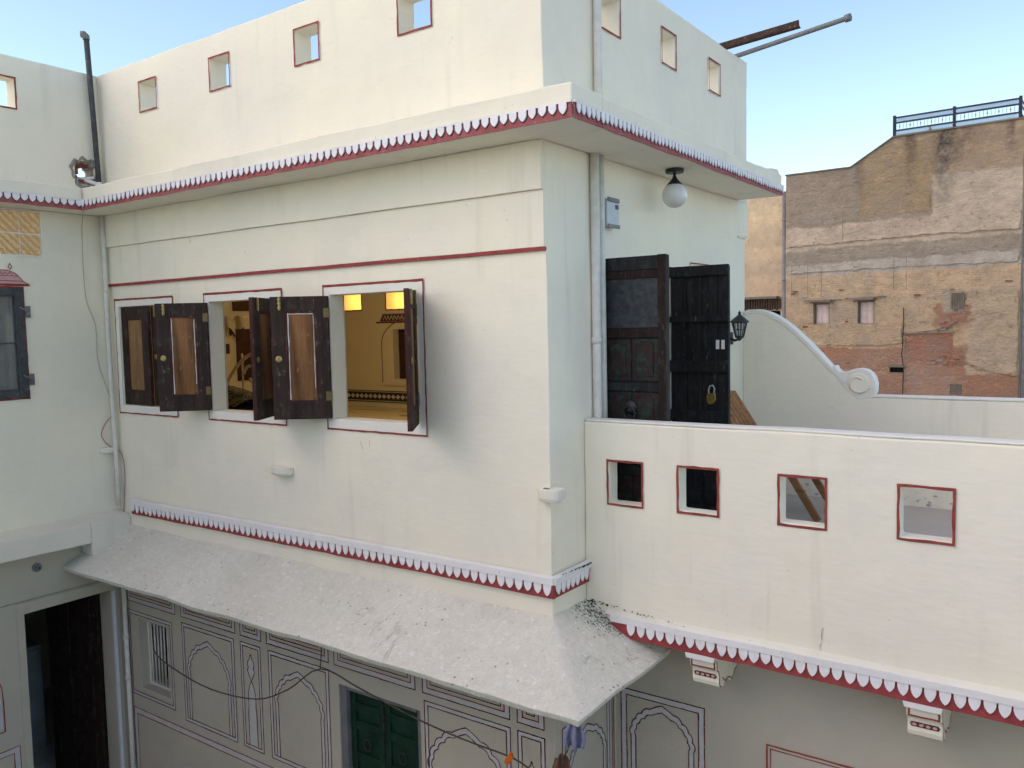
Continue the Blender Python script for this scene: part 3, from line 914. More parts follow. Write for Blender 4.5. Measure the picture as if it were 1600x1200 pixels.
for (u0, u1) in ((-4.865, -4.08), (-3.985, -3.205), (-3.135, -2.865), (-2.79, -2.055), (-1.99, -1.165), (-1.095, -.345), (-.285, -.078)):
    it = []
    for k in range(4 if u1 - u0 > .4 else 3):
        q = .030 * k + (.012 if k > 0 else 0)
        it.append(('rect', u0 + q, u1 - q, -2.545 + q, -2.20 - q * .6, LW, 0 if k % 2 == 0 else 2, .003))
    h = .021
    it.append(('rect', u0 + h, u1 - h, -2.545 + h, -2.20 - h * .6, .034, 1, .0018))
    painted(lower, P0, it)
# vase panels
def vase(cx, zt, s, tall):
    prof = [(0, 0), (.012, -.03), (.020, -.045), (.034, -.06), (.038, -.085), (.030, -.105), (.040, -.13), (.030, -.155), (.012, -.185), (.003, -.205)]
    rr = [(x * s, z * s) for x, z in prof]
    if tall:
        rr += [(.006 * s, -.215 * s), (.020 * s, -.24 * s), (.038 * s, -.29 * s), (.044 * s, -.34 * s), (.040 * s, -.40 * s), (.048 * s, -.46 * s), (.048 * s, -.70 * s)]
    Lp = [(cx - x, zt + z) for x, z in rr]; Rp = [(cx + x, zt + z) for x, z in rr]
    return [('band', Lp, Rp, 1, .0018), ('line', Lp, LW, 0, .0031), ('line', Rp, LW, 0, .0031)]
painted(lower, P0, vase(-3.01, -2.685, 1.13, True), 'painted_vase')
dr = [(.0, 0), (.008, -.03), (.018, -.045), (.034, -.062), (.042, -.085), (.036, -.11), (.018, -.126), (0, -.13)]
Lp = [(-.178 - x * .9, -2.775 + z * .9) for x, z in dr]; Rp = [(-.178 + x * .9, -2.775 + z * .9) for x, z in dr]
painted(lower, P0, [('band', Lp, Rp, 1, .0018), ('line', Lp, LW, 0, .0031), ('line', Rp, LW, 0, .0031)], 'painted_vase')
# arch on the short return wall
S0 = onX(0)
painted(lower_side, S0, panel_frame(.085, .70, -3.9, -2.555))
painted(lower_side, S0, arch_items(.085, .70, -3.9, -2.555, .055, .09), 'painted_arch')
painted(lower_side, S0, [('line', [(.742, -4.9), (.742, -2.2)], LW, 2, .003), ('line', [(.765, -4.9), (.765, -2.2)], LW, 0, .003)])

# barred window in the ground floor
br = MB()
for u0, u1, v0, v1 in ((GW[0], GW[0] + .03, GW[2], GW[3]), (GW[1] - .03, GW[1], GW[2], GW[3]), (GW[0] + .03, GW[1] - .03, GW[3] - .03, GW[3]), (GW[0] + .03, GW[1] - .03, GW[2], GW[2] + .03)):
    br.box(u0 + .002, u1 - .002, .085, .13, v0 + .002, v1 - .002)
bw = part('barred_window', br, 'pipe_paint', house, bev=.003)
for k in range(8):
    x = GW[0] + .055 + k * (GW[1] - GW[0] - .11) / 7
    t = MB(); t.tube([(x, .095, GW[2] + .01), (x, .095, GW[3] - .01)], .008, 8); part('bar', t, 'pipe_paint', bw, smooth=True)
# green door
fr = MB()
for u0, u1, v0, v1 in ((GD[0], GD[0] + .075, GD[2], GD[3]), (GD[1] - .04, GD[1], GD[2], GD[3]), (GD[0] + .075, GD[1] - .04, GD[3] - .03, GD[3])):
    fr.box(u0 + .003, u1 - .003, .01, .12, v0, v1 - .003)
part('door_frame', fr, 'grey_metal', house, bev=.004)
xm = (GD[0] + .075 + GD[1] - .04) / 2
for (u0, u1) in ((GD[0] + .078, xm - .003), (xm + .003, GD[1] - .043)):
    d_ = MB(); d_.box(u0, u1, .06, .10, GD[2] + .02, GD[3] - .035)
    leaf = part('green_door_leaf', d_, 'green_paint', house, bev=.004)
    d_ = MB(); d_.box(u0, u0 + .055, .044, .0595, GD[2] + .02, GD[3] - .036); part('stile', d_, 'green_paint', leaf, bev=.004)
    d_ = MB(); d_.box(u1 - .055, u1, .044, .0595, GD[2] + .02, GD[3] - .036); part('stile', d_, 'green_paint', leaf, bev=.004)
    for zz in (GD[3] - .16, GD[3] - .30, GD[3] - .55, GD[3] - 1.1, GD[3] - 1.6, GD[3] - 2.1):
        d_ = MB(); d_.box(u0 + .056, u1 - .056, .046, .0595, zz - .035, zz + .035); part('rail', d_, 'green_paint', leaf, bev=.004)
    cx = (u0 + u1) / 2
    d_ = MB(); pts = [(cx + .035 * math.cos(a * math.pi / 8), .038, GD[3] - .43 + .045 * math.sin(a * math.pi / 8)) for a in range(17)]; d_.tube(pts, .006, 6, cap=False)
    part('ring_pull', d_, 'black_metal', leaf, smooth=True)
for k in range(9):
    d_ = MB(); a0 = (xm, .04, GD[3] - .09 - k * .042)
    pts = [(xm + (.009 * math.cos(a * math.pi / 4) if k % 2 else 0), .036 + (0 if k % 2 else .009 * math.cos(a * math.pi / 4)), a0[2] + .026 * math.sin(a * math.pi / 4)) for a in range(9)]
    d_.tube(pts, .0045, 5, cap=False); part('chain_link', d_, 'black_metal', house, smooth=True)

# terrace double door, both leaves standing open
dl = MB(); dl.box(.012, .462, .70, .742, -1.585, .443)
leaf1 = part('door_leaf', dl, 'door_black', house, bev=.004, label='old door leaf with blue-grey sheet panel and ring knocker')
for (z0, z1, mt, pr_) in ((.352, .440, 'door_black', .016), (.300, .350, 'door_brown', .022), (-.088, -.024, 'door_brown', .020), (-.44, -.382, 'door_black', .020), (-1.0, -.93, 'door_black', .020), (-1.58, -1.47, 'door_black', .020)):
    t = MB(); t.box(.014, .408, .70 - pr_, .6995, z0, z1); part('rail', t, mt, leaf1, bev=.004)
t = MB(); t.box(.410, .467, .668, .6995, -1.585, .444); part('stile', t, 'door_brown', leaf1, bev=.005)
t = MB(); t.box(.02, .405, .692, .6995, -.022, .298); part('sheet_panel', t, 'door_sheet', leaf1)
for (x0, x1) in ((.02, .205), (.215, .405)):
    for (z0, z1) in ((-.375, -.095), (-.925, -.447), (-1.465, -1.005)):
        t = MB(); t.box(x0, x1, .690, .6995, z0, z1); t.box(x0 + .035, x1 - .035, .682, .690, z0 + .035, z1 - .035)
        part('carved_panel', t, 'door_carved', leaf1, bev=.008)
t = MB(); t.lathe([(0, 0), (.050, 0), (.046, .012), (.03, .02), (0, .024)], (0, 0, 0), 18); t.v = [(x + .205, .685 - z, y - .545) for x, y, z in t.v]
kn = part('knocker', t, 'black_metal', leaf1, smooth=True)
t = MB(); t.tube([(.205 + .042 * math.cos(a * math.pi / 9), .660 - .006 * math.sin(a * math.pi / 9), -.585 + .046 * math.sin(a * math.pi / 9)) for a in range(19)], .007, 8, cap=False)
part('ring', t, 'black_metal', kn, smooth=True)

dl = MB(); dl.box(.012, .470, 1.775, 1.80, -1.585, .425)
leaf2 = part('door_leaf', dl, 'door_black', house, bev=.003, label='black ledged plank door leaf seen from its back')
for k, (x0, x1) in enumerate(((.012, .135), (.139, .262), (.266, .385), (.389, .470))):
    t = MB(); t.box(x0, x1, 1.757 + .004 * (k % 2), 1.7745, -1.583 + .01 * k, .424 - .006 * (k % 3)); part('plank', t, 'door_black', leaf2, bev=.004)
for (z0, z1) in ((.352, .432), (.005, .055), (-.375, -.285), (-.755, -.665), (-1.5, -1.4)):
    t = MB(); t.box(.010, .482, 1.728, 1.7565, z0, z1); part('ledge', t, 'door_black', leaf2, bev=.006)
for k in range(2):
    t = MB(); t.box(.375 + k * .042, .402 + k * .042, 1.750, 1.7565, -.20, -.130); part('white_tag', t, 'white_plastic', leaf2, bev=.009)
t = MB(); t.box(.36, .46, 1.752, 1.7565, -.168, -.160); part('hasp', t, 'black_metal', leaf2)
# painted frame lines over the two doorways
part('painted_line', outline(onX(0), .685, 1.765, -1.58, .425, .012), 'red_line', wall_side)
rr = MB(); rect_ring(rr, onX(0), 2.15, 2.95, -1.5, .488, .011, .0085); rect_ring(rr, onX(0), 2.185, 2.915, -1.5, .462, .008, .0085)
part('painted_line', rr, 'red_line', wall_side)

# ------------------------------------------------------------------ the room behind the windows
RX0, RX1, RY1, RZ0, RZ1 = -9.0, -3.0, 6.3, -1.36, 1.10
CL = [(-8.47, -7.966, .362, .71), (-7.36, -6.86, .352, .70)]
NI = (-7.50, -6.55, -.93, .20)
t = MB(); slab(t, 'y', RY1, RY1 + .3, RX0, RX1, RZ0, RZ1, CL + [(-7.23, -6.70, -.86, .0)], amp=0, step=.6)
far = part('room_wall', t, 'plaster_room', house)
t = MB(); slab(t, 'x', RX0 - .2, RX0, .15, RY1, RZ0, RZ1, amp=0, step=.6); rl = part('room_wall', t, 'plaster_room', house)
t = MB(); slab(t, 'x', RX1, RX1 + .1, 3.35, RY1, RZ0, RZ1, amp=0, step=.8); part('room_wall', t, 'plaster_room', house)
t = MB(); slab(t, 'y', .131, .15, RX0, XL, RZ0, RZ1, amp=0, step=.8); part('room_wall', t, 'plaster_room', house)
t = MB(); slab(t, 'y', .132, .142, XL, -.21, RZ0, RZ1, WO, amp=0, step=.8); part('room_wall', t, 'plaster_room', house)
t = MB(); t.box(RX0 - .2, RX1 + .1, 3.3, RY1 + .9, RZ1, RZ1 + .05); t.box(RX0 - .2, -.201, .15, 3.3, RZ1, RZ1 + .05); part('room_ceiling', t, 'plaster_room', house)
t = MB(); t.box(RX0 - .2, RX1 + .1, 3.3, RY1 + .3, RZ0 - .1, RZ0); t.box(RX0 - .2, -.201, .15, 3.3, RZ0 - .1, RZ0); part('room_floor', t, 'room_tiles', house)
t = MB(); t.box(RX0 + .01, RX1, RY1 - .012, RY1 - .002, -1.275, -1.068); dado = part('tile_border', t, 'tile_black', house)
t2 = [MB().prism([(-.05, 0), (0, -.042), (.05, 0), (0, .042)], onY(0), 0, .004)]
dm = mesh_of(t2[0], 'tile', 'tile_white')
for k in range(28):
    placed('tile', dm, (-8.9 + k * .11, RY1 - .0125, -1.17), dado)
for zz in (-1.09, -1.252):
    t = MB(); t.box(RX0 + .01, RX1, RY1 - .0145, RY1 - .0125, zz - .006, zz + .006); part('tile_strip', t, 'tile_white', dado)
for (a, c, z0, z1) in CL:
    t = MB(); t.box(a - .05, c + .05, RY1 + .72, RY1 + .80, z0 - .05, z1 + .05); t.box(a - .06, a, RY1 + .3, RY1 + .72, z0 - .05, z1 + .05); t.box(c, c + .06, RY1 + .3, RY1 + .72, z0 - .05, z1 + .05)
    t.box(a, c, RY1 + .3, RY1 + .72, z0 - .05, z0); part('light_niche', t, 'plaster_room', house)
    part('painted_outline', outline(onY(RY1), a, c, z0, z1, .02), 'line_dark', far)
    t = MB(); t.lathe([(0, 0), (.02, .004), (.028, .03), (.024, .06), (0, .075)], (c - .15, RY1 + .42, z0 + .002), 12)
    part('bulb', t, 'bulb', house, smooth=True)
    L = bpy.data.lights.new('niche_lamp', 'POINT'); L.energy = 4.5; L.color = (1, .58, .18); L.shadow_soft_size = .05
    lo = bpy.data.objects.new('niche_lamp', L); lo.location = (c - .15, RY1 + .40, z0 + .14 + EYE); COL.objects.link(lo)
# recessed doorway with painted canopy on the far wall
t = MB(); t.box(-7.21, -6.6, RY1 + .12, RY1 + .17, -.86, .0); part('room_door', t, 'room_door', house)
A = cusped(-6.95, .55, -.93, -.25, .20, 5, .05)
t = MB(); t.ribbon(A, .018, onY(RY1), .004); t.ribbon([(-7.62, .125), (-6.3, .125)], .03, onY(RY1), .004)
t.prism([(-7.52, .145), (-7.44, .27), (-6.46, .27), (-6.38, .145)], onY(RY1), 0, .012)
for k in range(12): t.ribbon([(-7.44 + k * .08, .165), (-7.40 + k * .08, .235), (-7.36 + k * .08, .165)], .012, onY(RY1), .0135, mi=1)
part('painted_canopy', t, ['line_dark', 'tile_white'], far)
t = MB(); t.box(-7.55, -6.3, RY1 - .03, RY1 - .001, -.97, -.93); part('niche_sill', t, 'plaster_room', house)
# dark doorway, upper panel and switch plate on the left wall
t = MB(); t.box(RX0 + .001, RX0 + .03, 4.40, 5.5, -.80, .06); t.box(RX0 + .001, RX0 + .03, 4.36, 5.5, .36, .95); part('room_door', t, 'room_dark_wood', house)
t = MB(); t.box(RX0 + .001, RX0 + .02, 4.08, 4.26, -.34, -.18); part('switch_plate', t, 'room_dark_wood', house)
t = MB(); t.ribbon([(4.36, -.85), (4.36, -.02), (4.39, .06), (4.46, .13), (4.58, .165), (5.4, .17)], .016, onX(RX0), .004); part('painted_line', t, 'tile_white', rl)
L = bpy.data.lights.new('room_lamp', 'POINT'); L.energy = 40; L.color = (1, .80, .50); L.shadow_soft_size = .12
lo = bpy.data.objects.new('room_lamp', L); lo.location = (-5.6, 3.6, .9 + EYE); COL.objects.link(lo)
pl = thing('pendant_lamp', 'lit pendant lamp hanging from the ceiling inside the upper room', 'lamp', (-5.6, 3.6, 1.10))
t = MB(); t.tube([(-5.6, 3.6, 1.10), (-5.6, 3.6, 1.0)], .006, 6); part('cord', t, 'black_metal', pl)
t = MB(); t.lathe([(.02, .0), (.06, -.03), (.11, -.08), (.12, -.08), (.07, -.02), (.02, .01)], (-5.6, 3.6, 1.01), 16); part('shade', t, 'tile_white', pl, smooth=True)
t = MB(); t.lathe([(0, -.04), (.025, -.03), (.03, 0), (.012, .03), (0, .035)], (-5.6, 3.6, .96), 12); part('bulb', t, 'bulb', pl, smooth=True)

# wall sconce inside
sc = thing('wall_sconce', 'glass tulip sconce on the yellow wall seen through the middle window', 'lamp', (RX0, 4.30, -.10))
t = MB(); t.tube([(RX0 + .01, 4.30, .06), (RX0 + .08, 4.33, -.06), (RX0 + .14, 4.38, -.09), (RX0 + .18, 4.42, -.02), (RX0 + .18, 4.42, .08)], .014, 8)
t.tube([(RX0 + .01, 4.30, .06), (RX0 + .08, 4.25, -.04), (RX0 + .12, 4.2, .0), (RX0 + .12, 4.2, .08)], .014, 8); part('arm', t, 'room_dark_wood', sc, smooth=True)
for (x, y) in ((RX0 + .18, 4.42), (RX0 + .12, 4.2)):
    t = MB(); t.lathe([(.03, 0), (.045, .02), (.05, .08), (.07, .15), (.11, .20), (.105, .20), (.065, .15), (.045, .08), (.04, .02)], (x, y, .08), 14); part('shade', t, 'tile_white', sc, smooth=True)

# bed with iron headboard
bed = thing('iron_bed', 'bed with patterned dark cover and curled pale iron headboard inside the middle window', 'bed', (-4.7, 1.9, RZ0))
t = MB(); t.box(-5.70, -4.45, .75, 1.98, RZ0 + .25, -.80); part('mattress', t, 'bed_cover', bed, bev=.05)
t = MB()
vs = []; fs = []
for i in range(15):
    for j in range(9):
        u, v = i / 14, j / 8
        vs.append((-5.62 + 1.1 * u, 1.05 + .55 * v, -.80 + .24 * math.sin(math.pi * min(1, v * .9 + .1)) * (math.sin(math.pi * (u * .94 + .03)) ** .35)))
for i in range(14):
    for j in range(8): fs.append((i * 9 + j, (i + 1) * 9 + j, (i + 1) * 9 + j + 1, i * 9 + j + 1))
t.add(vs, fs); part('pillow', t, 'bed_cover', bed, smooth=True)
for (x, y) in ((-5.66, .80), (-4.50, .80), (-5.66, 1.93), (-4.50, 1.93)):
    t = MB(); t.tube([(x, y, RZ0), (x, y, RZ0 + .26)], .02, 8); part('leg', t, 'pale_iron', bed)
t = MB()
HBx, HBy = -5.60, 1.75
arc = [(HBx + .0 + 1.25 * k / 20, HBy, -.60 + .38 * math.sin(math.pi * (k / 20)) ** .8) for k in range(21)]
t.tube(arc, .020, 8)
for sx in (1, -1):
    cx = HBx + .625 - sx * .16
    sp = []
    for k in range(30):
        a = k / 29 * 3.6 * math.pi / 2 + .2; r_ = .145 - .105 * k / 29
        sp.append((cx - sx * r_ * math.cos(a), HBy, -.50 + r_ * math.sin(a)))
    t.tube(sp, .017, 7)
for k in range(4): t.tube([(HBx + .30 + k * .22, HBy, -.82), (HBx + .30 + k * .22, HBy, -.24)], .011, 7)
t.tube([(HBx, HBy, RZ0), (HBx, HBy, -.55)], .018, 8); t.tube([(HBx + 1.25, HBy, RZ0), (HBx + 1.25, HBy, -.55)], .018, 8)
part('headboard', t, 'pale_iron', bed, smooth=True)

# ------------------------------------------------------------------ left wing
wing = thing('house_wing', 'cream side wing at the left edge with glass block window and dark framed casement', 'house', (XL, -3, -EYE))
LH = [(-.985, -.735), (-1.95, -1.70), (-2.95, -2.70)]
BH = (-.25, -.075, 1.385, 1.60)
GB = (-1.28, -.582, .700, 1.092)
CW = (-1.55, -.772, -.525, .425)
w = MB(); slab(w, 'x', XL - .15, XL, -7, 0, ZE, ZP, [(a, c, *HZ) for a, c in LH] + [BH], amp=.004)
wp = part('parapet', w, 'plaster', wing, bev=.008)
w = MB(); slab(w, 'x', XL - .25, XL, -7, 0, -1.79, ZE, [GB, CW])
wm = part('wing_wall', w, 'plaster', wing, bev=.005)
for (a, c) in LH: part('painted_outline', outline(onX(XL), a, c, *HZ, .013), 'red_line', wp)
w = MB(); slab(w, 'x', XL + .0005, XL + .265, -7, EY - .0005, ZE, 1.305, step=.12, amp=.009)
we = part('eave', w, 'plaster', wing, bev=.007)
b = frieze(we, onX(XL + .2735), -7, EY - .012, 1.190, 1.1085, (.010, .006), .006, 'red_faded')
hang(b, tl, onX(XL + .2735), -2.3, EY - .01, .0646, 1.189, .0062)
w = MB(); w.box(-8, XL - .15, -7, -.0, 1.16, 1.28); part('roof', w, 'plaster_old', wing)
w = MB(); slab(w, 'x', XL + .0005, XL + .19, -7, -.385, -1.885, -1.70, step=.16, amp=.006)
part('ledge', w, 'plaster_old', wing, bev=.01)
w = MB(); slab(w, 'x', XL + .0005, XL + .189, -.385, -.004, -2.0, -1.701, step=.12, amp=.004); part('ledge_end', w, 'plaster_old', wing, bev=.01)
w = MB(); vs = []; n = 40
w.add([jig((XL + x, -7 + 6.99 * i / n, z), .004) for i in range(n + 1) for (x, z) in ((.001, -1.66), (.17, -1.70), (.001, -1.72))], [(i * 3 + k, i * 3 + (k + 1) % 3, i * 3 + 3 + (k + 1) % 3, i * 3 + 3 + k) for i in range(n) for k in range(3)])
part('mortar_fillet', w, 'plaster_old', wing)
LX = -4.93
LDO = (-.914, -.133, -EYE, -2.426)
w = MB(); slab(w, 'x', LX - .2, LX, -7, 0, -EYE, -1.80, [LDO], amp=.001, step=.4)
wl = part('lower_wall', w, 'plaster_lower_shade', wing, bev=.005)
fr = MB()
to3 = onX(LX)
for u0, u1, v0, v1 in ((LDO[0] - .062, LDO[0], LDO[2], LDO[3] + .10), (LDO[1], LDO[1] + .075, LDO[2], LDO[3] + .10), (LDO[0], LDO[1], LDO[3], LDO[3] + .10)):
    fr.prism([(u0, v0), (u1, v0), (u1, v1), (u0, v1)], to3, .0005, .012)
part('door_frame', fr, 'plaster_lower_shade', wing, bev=.003)
fr = MB(); fr.box(LX - .10, LX + .035, LDO[1] + .002, LDO[1] + .03, -EYE, LDO[3] - .002); part('door_jamb', fr, 'pipe_blue', wing, bev=.003)
t = MB(); t.ribbon([(-7, -2.312), (LDO[1] + .1, -2.312)], .008, to3, .003); part('plaster_joint', t, 'mortar', wl)
# open door leaf inside the dark room
dx0, dx1, dy = LX - .22, LX - .88, LDO[1] - .01
t = MB(); t.beam((dx0, dy, -3.7), (dx1, dy - .16, -3.7), 2.55, .04, (0, 1, 0)); leaf = part('door_leaf', t, 'door_brown', wing, bev=.004)
for (z0, z1) in ((-3.15, -2.55), (-3.75, -3.3), (-4.8, -3.9)):
    for (f0, f1) in ((.12, .46), (.54, .88)):
        a = Vector((dx0 + (dx1 - dx0) * f0, dy - .16 * f0 - .026, (z0 + z1) / 2)); c = Vector((dx0 + (dx1 - dx0) * f1, dy - .16 * f1 - .026, (z0 + z1) / 2))
        t = MB(); t.beam(a, c, z1 - z0, .016, (0, 1, 0)); part('wood_panel', t, 'door_brown', leaf, bev=.006)
# the dim store room
t = MB()
t.box(-8.0, LX - .201, -2.6, -2.5, -EYE, -2.0); t.box(-8.0, LX - .201, .9, 1.0, -EYE, -2.0); t.box(-8.1, -8.0, -2.6, .9, -EYE, -2.0); t.box(-8.1, LX - .201, -2.6, .9, -2.0, -1.9); t.box(LX - .4, LX - .201, .26, .9, -EYE, -2.0)
part('store_room_wall', t, 'plaster_lower_shade', wing)
t = MB(); t.box(-8.0, LX - .001, LDO[0] - 1.5, .9, -EYE + .02, -4.42); part('store_room_floor', t, 'floor_cement', wing)
cab = thing('pale_cupboard', 'pale blue-grey cupboard standing in the dark doorway at lower left', 'cupboard', (-6.6, -.35, -4.42))
t = MB(); t.box(-6.95, -6.45, -.55, -.10, -4.42, -3.28); part('body', t, 'cupboard_paint', cab, bev=.01)
t = MB(); t.box(-6.449, -6.43, -.53, -.335, -4.36, -3.32); part('door', t, 'cupboard_paint', cab, bev=.004)
t = MB(); t.box(-6.449, -6.43, -.325, -.12, -4.36, -3.32); part('door', t, 'cupboard_paint', cab, bev=.004)
# painted work on the lower wall
painted(wl, to3, [('line', [(-1.30, -3.42), (-1.122, -3.40), (-1.122, -3.15), (-1.128, -3.02), (-1.155, -2.93), (-1.21, -2.87), (-1.28, -2.84)], .009, 2, .003),
                  ('poly', [(-1.30, -3.40), (-1.135, -3.385), (-1.135, -3.15), (-1.15, -3.0), (-1.21, -2.90), (-1.30, -2.86)], 1, .002)], 'painted_arch')
painted(wl, to3, panel_frame(-2.4, -1.012, -4.9, -3.575, .05, 2))
# glass blocks
for r_ in range(2):
    for c_ in range(4):
        y1 = GB[1] - .008 - c_ * .173; z1 = GB[3] - .008 - r_ * .190
        t = MB(); t.box(XL - .06, XL - .006, y1 - .162, y1, z1 - .178, z1)
        part('glass_block', t, 'glass_block', wing, bev=.012)
t = MB(); t.box(XL - .055, XL - .02, GB[0], GB[1], GB[2], GB[3]); part('block_mortar', t, 'lime_white', wing)
# casement
fr = MB()
for u0, u1, v0, v1 in ((CW[0], CW[0] + .07, CW[2], CW[3]), (CW[1] - .075, CW[1], CW[2], CW[3]), (CW[0] + .07, CW[1] - .075, CW[3] - .07, CW[3]), (CW[0] + .07, CW[1] - .075, CW[2], CW[2] + .075), (-1.19, -1.12, CW[2] + .075, CW[3] - .07)):
    fr.box(XL - .03, XL + .022, u0, u1, v0, v1)
cf = part('casement_frame', fr, 'grey_metal', wing, bev=.005); cf.data.materials[0] = MAT['dark_pipe']
for (a, c) in ((-1.48, -1.19), (-1.12, -.847)):
    for (z0, z1) in ((CW[2] + .075, -.05), (-.045, CW[3] - .07)):
        t = MB(); t.box(XL - .014, XL - .010, a, c, z0, z1); part('pane', t, 'window_glass', cf)
    t = MB(); t.box(XL - .012, XL + .010, a, c, -.052, -.044); part('glazing_bar', t, 'dark_pipe', cf)
t = MB(); n = 40
t.add([(XL - .13 + .012 * math.sin(i * 1.9), CW[0] + .02 + (CW[1] - CW[0] - .04) * i / n, z) for i in range(n + 1) for z in (CW[2] + .02, CW[3] - .02)], [(2 * i, 2 * i + 1, 2 * i + 3, 2 * i + 2) for i in range(n)])
part('curtain', t, 'curtain', wing, smooth=True)
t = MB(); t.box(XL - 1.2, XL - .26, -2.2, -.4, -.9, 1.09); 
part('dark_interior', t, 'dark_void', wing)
ol = outline(onX(XL), CW[0], CW[1], CW[2], CW[3], .014, .005); part('painted_outline', ol, 'red_line', wm)
for zz in (.22, -.37):
    t = MB(); t.box(XL + .002, XL + .012, CW[1] + .008, CW[1] + .055, zz - .05, zz + .05); t.tube([(XL + .02, CW[1] - .035, zz + .04), (XL + .035, CW[1] + .01, zz + .01), (XL + .02, CW[1] + .03, zz - .02)], .007, 6)
    t.tube([(XL + .014, CW[1] + .02, zz - .02), (XL + .02, CW[1] + .045, zz - .02)], .012, 8)
    part('stay_hook', t, 'grey_metal', wing)
# painted canopy over the casement
t = MB(); C0 = onX(XL)
zt = .440
t.ribbon([(-1.7, zt + .012), (-.715, zt + .012)], .020, C0, .004, mi=1)
def cp(u): return (u, zt)
t.add([C0(u, z, .0030) for u, z in [(-1.7, zt + .02), (-.705, zt + .012), (-.76, zt + .045), (-.79, zt + .075), (-.82, zt + .105), (-.88, zt + .135), (-1.7, zt + .145)]], [tuple(range(7))], 2)
t.ribbon([(-.70, zt + .008), (-.76, zt + .045), (-.79, zt + .082), (-.82, zt + .110), (-.88, zt + .135), (-1.7, zt + .145)], .007, C0, .0045, mi=1)
t.ribbon([(-.76, zt + .045), (-1.7, zt + .047)], .006, C0, .0046, mi=1)
t.ribbon([(-.80, zt + .088), (-1.7, zt + .092)], .005, C0, .0046, mi=1)
t.ribbon([(-.86, zt + .142), (-.845, zt + .165), (-.86, zt + .195), (-.875, zt + .165), (-.86, zt + .142)], .006, C0, .0046, mi=1)
for k in range(10):
    u = -.85 - k * .075
    t.ribbon([(u, zt + .098), (u - .015, zt + .120), (u - .035, zt + .098), (u - .055, zt + .12), (u - .07, zt + .1)], .005, C0, .0047, mi=1)
part('painted_canopy', t, ['line_dark', 'red_line', 'pink_paint'], wm)
# broken hole through the parapet: mortar rim, bricks
rim = MB(); N = 30; cy_, cz_ = -.165, 1.495
outr = []; mid = []; inn = []
for k in range(N):
    a = 2 * math.pi * k / N; dx, dz = math.cos(a), math.sin(a)
    nz_ = noise.noise(Vector((dx * 1.9, dz * 1.9, 4))) * .45 + random.uniform(-.10, .10)
    outr.append((cy_ + dx * .128 * (1.05 + nz_), cz_ + dz * .150 * (1.05 + nz_)))
    mid.append((cy_ + dx * .112 * (1.0 + nz_), cz_ + dz * .135 * (1.0 + nz_)))
    inn.append((cy_ + dx * .082 * (1 + nz_ * .7), cz_ + dz * .098 * (1 + nz_ * .7)))
V_ = [(XL + .0045, *p) for p in outr] + [(XL + .008 + random.uniform(0, .008), *p) for p in mid] + [(XL - .015 - random.uniform(0, .02), *p) for p in inn] + [(XL - .155, *p) for p in inn]
for q in range(3):
    rim.add(V_, [(q * N + i, q * N + (i + 1) % N, (q + 1) * N + (i + 1) % N, (q + 1) * N + i) for i in range(N)], 0)
part('broken_rim', rim, 'mortar', wing)
for (y0, y1, z0, z1) in ((-.245, -.155, 1.545, 1.595), (-.15, -.095, 1.555, 1.595), (-.245, -.205, 1.48, 1.535), (-.235, -.15, 1.395, 1.435), (-.14, -.09, 1.40, 1.44), (-.245, -.215, 1.42, 1.47)):
    t = MB(); t.box(XL - .13, XL - .035, y0, y1, z0, z1); t.v = [jig(p, .008) for p in t.v]; part('brick', t, 'brick_red', wing, bev=.005)

# ------------------------------------------------------------------ unseen wing added behind the viewpoint to shade the lower walls
opp = thing('added_shade_wing', 'unseen cream wing added behind the viewpoint to shade the courtyard walls', 'house', (1, -7, -EYE))
w = MB(); slab(w, 'y', -7.25, -7.0, XL, 7, -EYE, .3, [(-3.6, -2.7, -1.4, .1), (-1.2, -.3, -1.4, .1), (4.3, 5.2, -1.4, .1)], amp=.003, step=.8); ow_ = part('wall', w, 'plaster', opp)
w = MB(); w.box(XL, 7, -10.5, -7.26, -.5, -.3); part('roof', w, 'plaster_old', opp)
w = MB(); slab(w, 'y', -10.4, -10.2, XL, 7, -EYE, -.5, amp=0, step=2); part('back_wall', w, 'plaster', opp)

# ------------------------------------------------------------------ terrace block on the right
terr = thing('terrace_block', 'cream terrace wall with four square red-edged openings and scalloped cornice below', 'wall', (3.5, TY, -EYE))
TH = [(.184, .414), (.666, .906), (1.277, 1.520), (1.899, 2.143), (2.55, 2.79), (3.2, 3.44), (3.9, 4.14)]
THZ = (-1.137, -.871)
w = MB(); slab(w, 'y', TY, TY + .118, 0.001, 7, -1.99, -.622, [(a, c, *THZ) for a, c in TH], amp=.006, step=.15)
tw = part('parapet', w, 'plaster', terr, bev=.012)
w = MB(); slab(w, 'y', TY + .004, TY + .114, .012, 7, -.621, -.606, amp=.004, step=.15); part('coping', w, 'lime_white', terr, bev=.008)
for (a, c) in TH: part('painted_outline', outline(onY(TY), a, c, *THZ, .015), 'red_line', tw)
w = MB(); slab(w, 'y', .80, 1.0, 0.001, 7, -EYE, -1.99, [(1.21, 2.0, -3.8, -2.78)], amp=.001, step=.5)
tl_ = part('lower_wall', w, 'plaster_lower_shade', terr, bev=.004)
w = MB(); w.box(0.002, 7, TY + .002, .80, -1.985, -1.92); part('slab_soffit', w, 'plaster_lower_shade', terr)
tt = [tongue_mesh('tongue', .057 + q, .069, '-y', .003, True) for q in (-.002, 0, .002)]
b = frieze(terr, onY(TY - .0045), .20, 7, -1.900, -1.998, (.038, .016), .024)
hang(b, tt, onY(TY - .0045), .315, 4.2, .0664, -1.901, .0245)
w = MB(); n = 60
